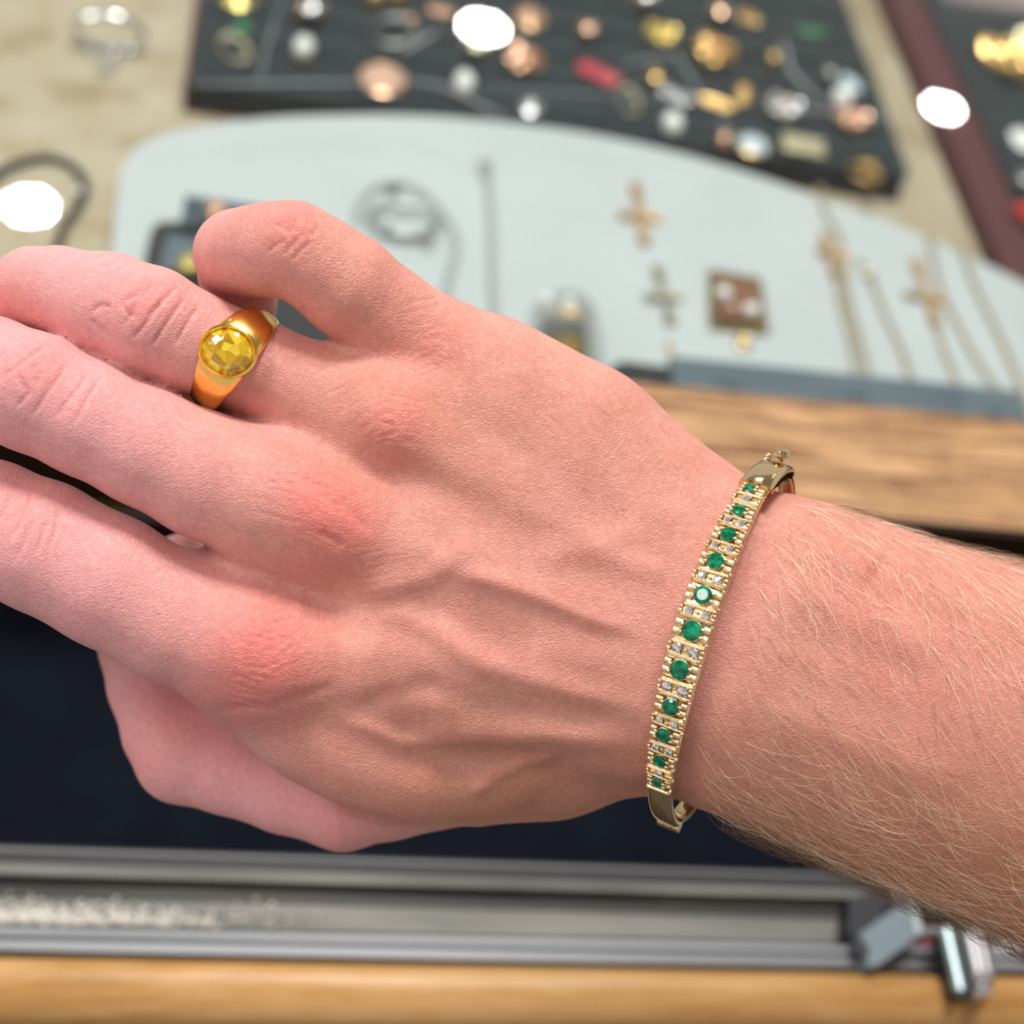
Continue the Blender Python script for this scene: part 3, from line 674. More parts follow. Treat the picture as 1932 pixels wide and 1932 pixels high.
# ------------------------------------------------------------------ hairs
def hairs(name, roots, mat, label, angf, lenf, radf, lift=0.22):
    Vs = []; Fs = []; k0 = 0
    nseg = 7
    for i in roots:
        p = co2[i].copy(); n_ = nr[i]; px, py = PX[i]
        a = angf(px, py); d = np.array([math.cos(a), math.sin(a), 0.0]); d -= n_ * d.dot(n_); d /= np.linalg.norm(d) + 1e-9
        l_ = lenf(px, py); cur = rng.normal(0, 0.10); up_ = lift * rng.uniform(0.4, 1.5)
        side = np.cross(n_, d); rad = radf(px, py); q = p - n_ * 0.15
        step = l_ / nseg; ring0 = None
        dirn = d + n_ * up_
        for s_ in range(nseg + 1):
            r_ = rad * (1 - 0.85 * (s_ / nseg) ** 1.5); dirn /= np.linalg.norm(dirn)
            s1 = np.cross(dirn, n_); s1 /= np.linalg.norm(s1) + 1e-9; s2 = np.cross(s1, dirn)
            for j in range(3):
                an = 2 * math.pi * j / 3; Vs.append(q + s1 * math.cos(an) * r_ + s2 * math.sin(an) * r_)
            if s_:
                o_ = k0 + 3 * (s_ - 1)
                for j in range(3): Fs.append((o_ + j, o_ + (j + 1) % 3, o_ + 3 + (j + 1) % 3, o_ + 3 + j))
            q = q + dirn * step
            dirn = dirn + side * cur - n_ * (up_ * 0.30)
        k0 += 3 * (nseg + 1)
    Vw = to_world_np(np.array(Vs)) - np.array(PL)
    m_ = bpy.data.meshes.new(name); m_.from_pydata(Vw.tolist(), [], Fs); m_.update(); m_.materials.append(mat)
    m_.polygons.foreach_set('use_smooth', [True] * len(m_.polygons))
    o = bpy.data.objects.new(name, m_); COL.objects.link(o); o.parent = person; o['kind'] = 'stuff'; o['label'] = label
    return o
hair_blond = M('blond_arm_hair', (1.0, 0.76, 0.54), 0.22, spec=1.0)
hair_brown = M('brown_arm_hair', (0.20, 0.11, 0.055), 0.3, spec=0.8)
# edge of the bangle in the picture: hair grows only beyond it
bx = np.interp(PX[:, 1], [880, 1000, 1200, 1400, 1560], [1520, 1440, 1365, 1310, 1330])
onarm = (PX[:, 0] > bx) & (PX[:, 0] < 2050) & (PX[:, 1] > 900) & (dz < 285)
vc = (PX[:, 1] - (1203 + (PX[:, 0] - 1330) * 0.35)) / 310            # -1 upper edge .. 1 lower edge of the arm
def ang_arm(px, py):
    v = (py - (1203 + (px - 1330) * 0.35)) / 310
    near = max(0, 1 - (px - 1330) / 160) * max(0, v)
    return R(-58 + 24 * (v + 0.3) / 1.3 + 0) + rng.normal(0, 0.24) - near * 0.2
prob = np.where(onarm & (nr[:, 2] > 0.15), 0.55 + 0.7 * np.clip(vc, 0, 1), 0); prob *= np.clip((PX[:, 0] - 1330) / 120, 0.5, 1)
r1 = rng.choice(nv, 1250, replace=False, p=prob / prob.sum())
hairs('arm_hair', r1, hair_blond, 'fine blond hairs lying over the forearm', ang_arm, lambda x, y: rng.uniform(5, 14), lambda x, y: rng.uniform(0.022, 0.042), 0.30)
r1 = rng.choice(nv, 420, replace=False, p=prob / prob.sum())
hairs('arm_hair', r1, hair_brown, 'thin brown hairs among the blond ones', ang_arm, lambda x, y: rng.uniform(4, 10), lambda x, y: rng.uniform(0.02, 0.03))
prob = np.where(onarm & (np.abs(nr[:, 2]) < 0.45) & (vc > 0.5), 1.0, 0)
r2 = rng.choice(nv, 800, replace=False, p=prob / prob.sum())
def ang_low(px, py): return R(-26) + rng.normal(0, 0.2)
hairs('arm_hair', r2, hair_brown, 'dense brown hairs along the lower edge of the forearm', ang_low, lambda x, y: rng.uniform(7, 16), lambda x, y: rng.uniform(0.026, 0.045), 0.95)
prob = np.where(onarm & (np.abs(nr[:, 2]) < 0.35) & (vc < -0.5) & (PX[:, 0] > 1520), 1.0, 0) * np.clip((PX[:, 0] - 1500) / 250, 0, 1)
r3 = rng.choice(nv, 420, replace=False, p=prob / prob.sum())
hairs('arm_hair', r3, hair_brown, 'brown hairs along the upper edge of the forearm', lambda x, y: R(-27) + rng.normal(0, 0.22), lambda x, y: rng.uniform(4, 10), lambda x, y: rng.uniform(0.022, 0.038), 0.45)
onhand = (PX[:, 0] > 950) & (PX[:, 0] < bx - 90) & (PX[:, 1] > 720) & (PX[:, 1] < 1500) & (nr[:, 2] > 0.3) & (dz < 262)
prob = np.where(onhand, np.where(PX[:, 1] < 1000, 1.0, 0.3), 0)
r4 = rng.choice(nv, 90, replace=False, p=prob / prob.sum())
hairs('hand_hair', r4, hair_brown, 'short sparse dark hairs on the back of the hand', lambda x, y: R(-60) + rng.normal(0, 0.3), lambda x, y: rng.uniform(1.2, 3.5), lambda x, y: 0.022, 0.3)

# ------------------------------------------------------------------ bangle of emeralds and diamonds
pt, pb, pf = at(1476, 892, 0.2645), at(1267, 1546, 0.2645), at(1307, 1190, 0.2405)
CB = (pt + pb) / 2; AV = (pt - pb) / 2; BV = pf - CB
WV = AV.cross(BV).normalized()
if (C2W.transposed() @ WV).x < 0: WV = -WV
def bp_(th):
    c = math.cos(th); return CB + AV * math.sin(th) + BV * (c if c > 0 else 0.92 * c)
def bframe(th):
    T = (bp_(th + 0.01) - bp_(th - 0.01)).normalized(); Nn = T.cross(WV).normalized()
    if Nn.dot(bp_(th) - CB) < 0: Nn = -Nn
    return bp_(th), T, Nn
def to_px(p):
    q = W2C @ (p - EYE); return 966 + q.x / -q.z * F_PX, 966 - q.y / -q.z * F_PX
def th_of(px, py):
    best = None
    for i in range(-900, 901):
        th = i * R(0.1); q = to_px(bp_(th)); d = (q[0] - px) ** 2 * 0.2 + (q[1] - py) ** 2
        if best is None or d < best[0]: best = (d, th)
    return best[1]
bang = thing('bangle', 'yellow gold hinged bangle set with emeralds and diamonds worn on the wrist', 'bangle', CB)
def sweep(th0, th1, n, wf, tf, of, seg=16, p=4.0):
    g = G(); cl = abs(th1 - th0) > 6.2
    for i in range(n + (0 if cl else 1)):
        u = i / n; th = th0 + (th1 - th0) * u; c, T, Nn = bframe(th); w_, t_, o_ = wf(u), tf(u), of(u)
        for j in range(seg):
            a = 2 * math.pi * (j + 0.5) / seg; ca_, sa_ = math.cos(a), math.sin(a)
            cx = abs(ca_) ** (2 / p) * (1 if ca_ > 0 else -1); sy = abs(sa_) ** (2 / p) * (1 if sa_ > 0 else -1)
            g.v.append(c + WV * (cx * w_ / 2) + Nn * (o_ + sy * t_ / 2))
    m_ = n if cl else n; tot = len(g.v)
    for i in range(m_):
        for j in range(seg):
            a = i * seg + j; b_ = i * seg + (j + 1) % seg
            g.f.append((a, b_, (b_ + seg) % tot, (a + seg) % tot))
    if not cl: g.f += [tuple(range(seg)), tuple(range(tot - 1, tot - seg - 1, -1))]
    return g
EM = [(1412, 931, 23), (1394, 971, 27), (1375, 1014, 31), (1351, 1063, 34), (1329, 1125, 37), (1309, 1190, 40), (1286, 1262, 39), (1270, 1330, 35), (1256, 1383, 31), (1250, 1430, 28), (1245, 1469, 24)]
ths = [th_of(x, y) for x, y, _ in EM]
mm_ = 0.001
def width_at(th):                                # width of the jewelled band
    u = abs(th - ths[5]) / abs(ths[0] - ths[5]); return (6.3 - 2.0 * min(1, u) ** 1.6) * mm_
t0, t1 = ths[0] + R(4.2), ths[-1] - R(4.0)
# plain rail that carries the settings, slightly wider towards the arm
sweep(t0, t1, 60, lambda u: width_at(t0 + (t1 - t0) * u) + 0.0002, lambda u: 0.0011, lambda u: -0.0004, p=6).out('band', gold_bangle, bang)
# polished shoulders and the plain back half
sweep(t0 - R(1.2), R(84), 24, lambda u: (6.0 - 0.5 * u) * mm_, lambda u: (2.6 + 0.6 * math.sin(u * 3)) * mm_, lambda u: 0.0002, 24, 3.4).out('clasp_shoulder', gold_polish, bang)
sweep(-R(88), t1 + R(1.0), 24, lambda u: (4.3 + 0.2 * u) * mm_, lambda u: 2.2 * mm_, lambda u: 0.0, 24, 3.4).out('hinge_shoulder', gold_polish, bang)
sweep(R(84), R(272), 60, lambda u: 3.2 * mm_, lambda u: 1.3 * mm_, lambda u: 0.0, 16, 3.2).out('back_half', gold_polish, bang)
# hinge knuckles at the lower end, tongue at the upper one
for k in range(3):
    c, T, Nn = bframe(-R(89)); q = c + WV * (k - 1) * 0.0014 + Nn * 0.0007
    G().tube([q - WV * 0.00062, q + WV * 0.00062], 0.0011, 14).out('hinge_knuckle', gold_polish, bang)
c, T, Nn = bframe(R(80)); q = at(1473, 884, depth(c) - 0.0012); up_ = (at(1476, 850, depth(c) - 0.002) - q).normalized()
side_ = up_.cross(Vector((0, 1, 0))).normalized(); fr_ = side_.cross(up_)
mk_ = frame(q, side_, fr_, up_)
G().lathe([(0.00075, -0.0002), (0.0007, 0.0003), (0.00038, 0.0005), (0.00034, 0.0013), (0.0005, 0.0017), (0.0016, 0.0024), (0.00155, 0.0029), (0.0011, 0.0033), (0.0003, 0.0034)], 20, mk_).out('clasp_pin', gold_polish, bang)
g = G()                                          # beaded safety catch lying against the hand side
for k in range(7):
    p = at(1411 + 7.6 * k - 0.5 * k * k * 0.4, 900 - 6.6 * k, 0.2555 + 0.0006 * k); g.sph(p, 0.00052 if k % 2 else 0.0007, 10, 6)
g.out('safety_catch', gold_bangle, bang)
# stones share mesh data
em_me = mesh_only(G().gem(0.5, 10, table=0.60, crown=0.26, pav=0.5), 'emerald', emerald_m)
di_me = mesh_only(G().gem(0.5, 7, table=0.34, crown=0.62, pav=0.5), 'diamond', diamond_m)
rod = G().tube([(-0.5, 0, 0), (-0.47, 0, 0), (-0.40, 0, 0.0), (0.40, 0, 0.0), (0.47, 0, 0), (0.5, 0, 0)], [0.2, 0.42, 0.5, 0.5, 0.42, 0.2], 10)
rod_me = mesh_only(rod, 'ridge', gold_bangle, True)
bead_me = mesh_only(G().sph((0, 0, 0), 0.5, 10, 6), 'prong', gold_bangle, True)
cup_me = mesh_only(G().lathe([(0.40, -0.5), (0.49, -0.1), (0.525, -0.04), (0.49, 0.0), (0.40, -0.3)], 16), 'collet', gold_bangle, True)
tri_me = mesh_only(G().box(-0.5, 0.5, -0.5, 0.5, -0.5, 0.5, bev=0.08), 'plate', gold_bangle, True)
def put(name, mesh, th, wo, no, sz, rot=0.0, to=0.0):
    c, T, Nn = bframe(th); q = c + WV * wo + Nn * no + T * to
    X, Y = WV, T
    if rot: X, Y = (WV * math.cos(rot) + T * math.sin(rot)), (T * math.cos(rot) - WV * math.sin(rot))
    return inst(name, mesh, bang, frame(q, X, Y, Nn, sz))
for i, (x, y, dpx) in enumerate(EM):
    th = ths[i]; d = dpx / F_PX * depth(bp_(th)) * 1.0; W_ = width_at(th); c, T, Nn = bframe(th)
    # exact sideways place of the stone on the band
    q0 = to_px(c); q1 = to_px(c + WV * 0.001); wo = ((x - q0[0]) / (q1[0] - q0[0])) * 0.001; wo = max(-0.0009, min(0.0009, wo)) * 0.7
    put('emerald', em_me, th, wo, 0.0012, (d, d * 1.0, d * 0.9), random.uniform(0, 1))
    put('collet', cup_me, th, wo, 0.00105, (d, d, 0.0016))
    for a in (20, 160, 200, 340):
        put('prong', bead_me, th, wo + math.cos(R(a)) * d * 0.56, 0.00135, (0.0009, 0.0006, 0.0006), 0, math.sin(R(a)) * d * 0.56)
    for sgn in (-1, 1):                          # short flutes left and right of the emerald
        l_ = W_ / 2 - d * 0.5 - sgn * wo
        if l_ > 0.0004:
            for to in (-0.22, 0.22):
                put('ridge', rod_me, th, sgn * (W_ / 2 - l_ / 2), 0.00055, (l_, d * 0.40, 0.0010), 0, to * d)
for i in range(10):
    ta, tb = ths[i], ths[i + 1]; tm = (ta + tb) / 2; W_ = width_at(tm)
    gap = (bp_(ta) - bp_(tb)).length; da = EM[i][2] / F_PX * 0.245; db = EM[i + 1][2] / F_PX * 0.245
    free = gap - (da + db) / 2; dd = min(free * 0.62, W_ * 0.36)
    put('plate', tri_me, tm, 0, 0.0002, (W_ * 0.80, dd * 1.1, 0.0009))
    offs = (0,) if i in (0, 9) else (-0.235, 0.235)
    for o_ in offs:
        put('diamond', di_me, tm, W_ * o_, 0.00115, (dd * 0.95, dd * 0.95, dd * 0.75), random.uniform(0, 1))
        for a in (45, 135, 225, 315): put('prong', bead_me, tm, W_ * o_ + math.cos(R(a)) * dd * 0.52, 0.00105, (0.00042,) * 3, 0, math.sin(R(a)) * dd * 0.52)
    if len(offs) == 2: put('prong', bead_me, tm, 0, 0.0010, (0.0008, 0.0005, 0.0006))
    for sgn in (-1, 1):
        for sg2 in (-1, 1): put('ridge', rod_me, tm, sg2 * W_ * 0.465, 0.0006, (W_ * 0.10, dd * 0.42, 0.0010), 0, sgn * dd * 0.24)
        for k_, oo in enumerate((0.44, 0.80, 1.16)):
            put('ridge', rod_me, tm, 0, 0.0008 - 0.00012 * k_, (W_ * (1.03 - 0.03 * k_), free * 0.135, 0.0012), sgn * 0.03, sgn * (dd * 0.5 + (free - dd) * 0.5 * (oo - 0.42)))
        put('prong', bead_me, tm, W_ * 0.50, 0.0005, (0.0009, 0.0007, 0.0012), 0, sgn * gap * 0.26)
for th in (t0 - R(0.6), t1 + R(0.5)):
    put('ridge', rod_me, th, 0, 0.0006, (width_at(th) * 1.08, 0.0009, 0.0016))

# ------------------------------------------------------------------ signet ring with a citrine
rc = at(447, 682, 0.2565); rA = at(519, 592, 0.2575) - at(388, 768, 0.2575); eA = rA.normalized(); ra_ = 98 / F_PX * 0.2565
bez = at(429.5, 663, 0.2448)
rn = (bez - rc); rn = (rn - eA * rn.dot(eA)); rh = rn.length; rn.normalize(); rw = eA.cross(rn).normalized()
if (W2C @ rw).x < 0: rw = -rw
ringT = thing('ring', 'gold signet ring with an oval yellow stone on the ring finger', 'ring', rc)
g = G(); n = 96; seg = 20
for i in range(n):
    th = 0.12 + (2 * math.pi - 0.24) * i / (n - 1); c_, s_ = math.cos(th), math.sin(th); f_ = max(0, c_) ** 1.6
    sw = 0.5 + 0.5 * c_
    wd = (4.1 + 4.3 * max(0.0, c_) ** 1.3 + 0.6 * sw) * mm_; tk = (1.3 + 1.1 * f_) * mm_
    rad_c = rn * (c_ * (rh - 0.0012 if c_ > 0 else 0.0088)) + eA * (s_ * ra_ * 1.03)
    Tn = (rn * (-s_ * rh) + eA * (c_ * ra_)).normalized(); Nn = rad_c.normalized()
    Nn = (Nn - Tn * Nn.dot(Tn)).normalized()
    for j in range(seg):
        a = 2 * math.pi * (j + 0.5) / seg; ca_, sa_ = math.cos(a), math.sin(a)
        q = 0.85; cx = abs(ca_) ** q * (1 if ca_ > 0 else -1); sy = abs(sa_) ** q * (1 if sa_ > 0 else -0.55)
        g.v.append(rc + rad_c + rw * (cx * wd / 2) + Nn * (sy * tk * 0.62))
g.f += [tuple(range(seg)), tuple(range(n * seg - 1, (n - 1) * seg - 1, -1))]
for i in range(n - 1):
    for j in range(seg):
        a = i * seg + j; b_ = i * seg + (j + 1) % seg; c2_ = (i + 1) * seg
        g.f.append((a, b_, c2_ + (j + 1) % seg, c2_ + j))
g.out('band', gold_rich, ringT)
ex = at(476, 678, 0.2448) - at(384, 648, 0.2448); ex = (ex - rn * ex.dot(rn)).normalized(); ey = rn.cross(ex)
sx_, sy_ = 48 / F_PX * 0.2448, 43 / F_PX * 0.2448
mb = frame(bez, ex, ey, rn)
g = G(); n = 64
prof = [(0.80, -0.0040), (1.08, -0.0040), (1.15, -0.0016), (1.19, -0.0004), (1.175, 0.00025), (1.09, 0.0005), (1.0, 0.0002), (0.985, -0.0001), (0.90, -0.0014)]
for q, z in prof:
    for j in range(n):
        a = 2 * math.pi * j / n; g.v.append(mb @ Vector((q * sx_ * math.cos(a), q * sy_ * math.sin(a), z)))
for i in range(len(prof)):
    for j in range(n):
        a = i * n; b_ = ((i + 1) % len(prof)) * n; g.f.append((a + j, a + (j + 1) % n, b_ + (j + 1) % n, b_ + j))
g.out('bezel', gold_rich, ringT)
g = G(); g.lathe([(0.95 * sx_, -0.0027), (0.93 * sx_, -0.0034), (0.02 * sx_, -0.0035)], 48, mb, sx=1, sy=sy_ / sx_); g.out('backplate', gold_bright, ringT)
st = G(); rings_ = [(0.50, 0.0010, 0.5, 16), (0.78, 0.00068, 0.0, 16), (0.995, 0.0, 0.5, 16), (0.99, -0.00012, 0.5, 16), (0.62, -0.0016, 0.0, 16), (0.10, -0.0031, 0.5, 16)]
for q, z, o_, m_ in rings_:
    for j in range(16):
        a = 2 * math.pi * (j + o_) / 16; st.v.append(mb @ Vector((q * sx_ * math.cos(a), q * sy_ * math.sin(a), z)))
for i in range(5):
    for j in range(16):
        a = i * 16; b_ = a + 16; k = (j + 1) % 16; o0, o1 = rings_[i][2], rings_[i + 1][2]
        if o0 == o1: st.f.append((a + j, b_ + j, b_ + k, a + k))
        elif o0 > o1: st.f += [(a + j, b_ + j, b_ + k), (a + j, b_ + k, a + k)]
        else: st.f += [(a + j, b_ + j, a + k), (a + k, b_ + j, b_ + k)]
st.f += [tuple(range(16)), tuple(range(80, 96))]
st.out('citrine', citrine_m, ringT, smooth=False)

# ------------------------------------------------------------------ what lies in the case
ZT, ZP = -0.045, -0.034                         # tops of the trays and of the white pad
def clampy(P, off): return [Vector((p.x, max(p.y, off(p.x) if callable(off) else off), p.z)) for p in P]
# white pad with a curved far edge
ol = [(190, 900), (200, 620), (211, 470), (226, 345), (236, 305), (258, 278), (300, 256), (350, 243), (430, 230), (560, 219), (750, 217), (900, 226), (1080, 247), (1250, 281), (1400, 323), (1540, 370), (1700, 428), (1820, 480), (1932, 535), (2060, 620), (2150, 720), (2180, 900)]
P = smooth_poly([on(a, b, ZP) for a, b in ol], 4, False); P = clampy(P, lambda x: ny_(x) + 0.008)
pad = thing('display_pad', 'white leatherette display pad with a curved back edge under the crosses and chains', 'display pad', (P[0] + P[-1]) / 2)
G().slab([(p.x, p.y) for p in P[::-1]], ZI, ZP, bev=0.002).out('pad_board', pad_m, pad)
# black tray behind
def px_line(y0, x, z):                          # world y of a row line parallel to the counter at pixel (x, y0)
    return on(x, y0, z).y
yf = on(700, 200, ZT).y
tl, trr = on(364, 100, ZT).x, on(1668, 200, ZT).x
tray = thing('jewellery_tray', 'large black foam tray with burgundy edge behind the white pad full of rings', 'tray', ((tl + trr) / 2, yf, ZI))
def rrect(x0, x1, y0, y1, r):
    o = []
    for cx, cy, a0 in ((x1 - r, y0 + r, -90), (x1 - r, y1 - r, 0), (x0 + r, y1 - r, 90), (x0 + r, y0 + r, 180)):
        for k in range(6): a = R(a0 + 18 * k); o.append((cx + r * math.cos(a), cy + r * math.sin(a)))
    return o
yb_ = yf + 0.27
G().slab(rrect(tl - 0.002, trr + 0.001, yf - 0.001, yb_ + 0.001, 0.004), ZI, ZI + 0.0035).out('tray_shell', burg_m, tray)
G().slab(rrect(tl, trr, yf, yb_, 0.004), ZI + 0.002, ZT, bev=0.0015).out('foam_insert', tray_m, tray)
G().box(tl - 0.0022, tl - 0.0002, yf, yb_, ZI, ZT - 0.0005).out('burgundy_side', burg_m, tray, smooth=False)
for k in range(9):
    y = yf + 0.012 + 0.029 * k
    G().tube([(tl + 0.006, y, ZT - 0.001), (trr - 0.006, y, ZT - 0.001)], 0.0035, 10).out('foam_roll', tray_m, tray)
# second tray on the right, turned a little
q = [on(1735, -30, ZT), on(1800, 190, ZT), on(1932, 445, ZT), on(2040, 640, ZT)]
d_ = (q[3] - q[0]).normalized(); n_ = Vector((d_.y, -d_.x, 0)); n_ = n_ if n_.x > 0 else -n_
a_, b_ = q[3], q[0] - d_ * 0.08
tray2 = thing('jewellery_tray', 'black tray with wide burgundy velvet border at the right edge', 'tray', (a_.x + 0.05, a_.y + 0.05, ZI))
G().slab([(p.x, p.y) for p in (a_ - n_ * 0.024 + d_ * 0.02, a_ + n_ * 0.30 + d_ * 0.02, b_ + n_ * 0.30, b_ - n_ * 0.024)], ZI, ZT - 0.003, bev=0.002).out('velvet_border', burg_m, tray2)
G().slab([(p.x, p.y) for p in (a_, a_ + n_ * 0.28, b_ + n_ * 0.28 + d_ * 0.0, b_)], ZT - 0.006, ZT, bev=0.0015).out('foam_insert', tray_m, tray2)

def base_loc(px, py, z): p = on(px, py, z); p.z = z; return p
def pxm(px, py, z): return depth(on(px, py, z)) / F_PX
def jewel(kind, px, py, wpx, hpx, mat, label, z=ZT, mat2=None, yaw=0.0, cat=None, name=None, group=None):
    """wpx, hpx: apparent width and height; built lying or standing on the level z"""
    loc = base_loc(px, py, z); s = pxm(px, py, z); w_ = wpx * s; h_ = hpx * s / 0.66
    m = Matrix.Translation(loc) @ Matrix.Rotation(yaw, 4, 'Z')
    names = {'ring': 'ring', 'oval': 'brooch', 'hoop': 'earring', 'bar': 'pendant', 'leaf': 'brooch', 'knot': 'brooch', 'pearl': 'earring', 'chainlet': 'brooch'}
    cats = {'ring': 'ring', 'oval': 'brooch', 'hoop': 'earring', 'bar': 'pendant', 'leaf': 'brooch', 'knot': 'brooch', 'pearl': 'earring', 'chainlet': 'brooch'}
    t_ = thing(name or names[kind], label, cat or cats[kind], loc, group)
    m2 = mat2 or mat
    if kind == 'ring':                           # a ring standing in the foam, head up
        r_ = w_ * 0.42; th = w_ * 0.07
        G().tube([(r_ * math.cos(a), 0, r_ * math.sin(a) * 0.9 + r_ * 0.15) for a in [2 * math.pi * i / 28 for i in range(28)]], th, 10, True, m, up=Vector((0, 1, 0))).out('band', mat, t_)
        G().gem(w_ * 0.34, 12, m @ Matrix.Translation((0, 0, r_ * 1.1 + w_ * 0.05)), sy=min(1.5, h_ / w_ + 0.2)).out('gemstone', m2, t_, smooth=False)
        G().lathe([(w_ * 0.12, -0.2 * w_), (w_ * 0.37, 0.0), (w_ * 0.38, 0.03 * w_), (w_ * 0.3, 0.02 * w_)], 20, m @ Matrix.Translation((0, 0, r_ * 1.1 + w_ * 0.03)), sy=min(1.5, h_ / w_ + 0.2)).out('setting', mat, t_)
    elif kind == 'oval':
        G().sph((0, 0, w_ * 0.08), 0.5, 28, 12, m, (w_ * 0.92, h_ * 0.92, w_ * 0.24)).out('cabochon', m2, t_)
        G().tube([(w_ * 0.47 * math.cos(a), h_ * 0.47 * math.sin(a), w_ * 0.05) for a in [2 * math.pi * i / 36 for i in range(36)]], w_ * 0.045, 8, True, m).out('bezel', mat, t_)
    elif kind == 'hoop':
        G().tube([(w_ * 0.42 * math.cos(a), h_ * 0.42 * math.sin(a), w_ * 0.08) for a in [2 * math.pi * i / 36 for i in range(36)]], [w_ * (0.06 + 0.04 * math.sin(2 * math.pi * i / 36 + 1)) for i in range(36)], 10, True, m).out('hoop', mat, t_)
        G().sph((w_ * 0.1, h_ * 0.42, w_ * 0.14), w_ * 0.12, 12, 8, m).out('stud', m2, t_)
    elif kind == 'bar':
        G().box(-w_ / 2, w_ / 2, -h_ / 2, h_ / 2, 0, w_ * 0.12, m, bev=w_ * 0.04).out('plate', mat, t_)
        g = G()
        for k in range(4): g.sph((w_ * (-0.33 + 0.22 * k), 0, w_ * 0.12), w_ * 0.08, 10, 6, m)
        g.out('beading', m2, t_)
    elif kind == 'leaf':
        g = G()
        for sg in (-1, 1):
            for k in range(4):
                a = m @ Matrix.Translation((w_ * (-0.3 + 0.2 * k), sg * h_ * 0.14, w_ * 0.05)) @ Matrix.Rotation(sg * 0.7, 4, 'Z')
                g.sph((0, 0, 0), 0.5, 12, 6, a, (w_ * 0.34, h_ * 0.34, w_ * 0.1))
        g.out('leaves', mat, t_)
        G().tube([(-w_ * 0.5, 0, w_ * 0.05), (0, h_ * 0.04, w_ * 0.1), (w_ * 0.5, 0, w_ * 0.05)], w_ * 0.04, 8, False, m).out('stem', m2, t_)
    elif kind == 'knot':
        for k in range(3):
            g = G(); c_ = (w_ * 0.14 * math.cos(2.1 * k), h_ * 0.14 * math.sin(2.1 * k))
            g.tube([(c_[0] + w_ * 0.30 * math.cos(a), c_[1] + h_ * 0.30 * math.sin(a), w_ * (0.14 + 0.07 * math.sin(3 * a + k))) for a in [2 * math.pi * i / 30 for i in range(30)]], w_ * 0.085, 8, True, m)
            g.out('loop', mat, t_)
        G().sph((0, 0, w_ * 0.2), w_ * 0.13, 14, 8, m).out('centre', m2, t_)
    elif kind == 'pearl':
        G().sph((0, 0, w_ * 0.42), w_ * 0.42, 24, 12, m, (1, min(1.5, h_ / w_), 1)).out('pearl', m2, t_)
        G().lathe([(w_ * 0.15, 0.0), (w_ * 0.42, w_ * 0.18), (w_ * 0.40, w_ * 0.24), (w_ * 0.2, w_ * 0.1)], 20, m @ Matrix.Translation((0, -h_ * 0.12, 0))).out('cup', mat, t_)
    return t_
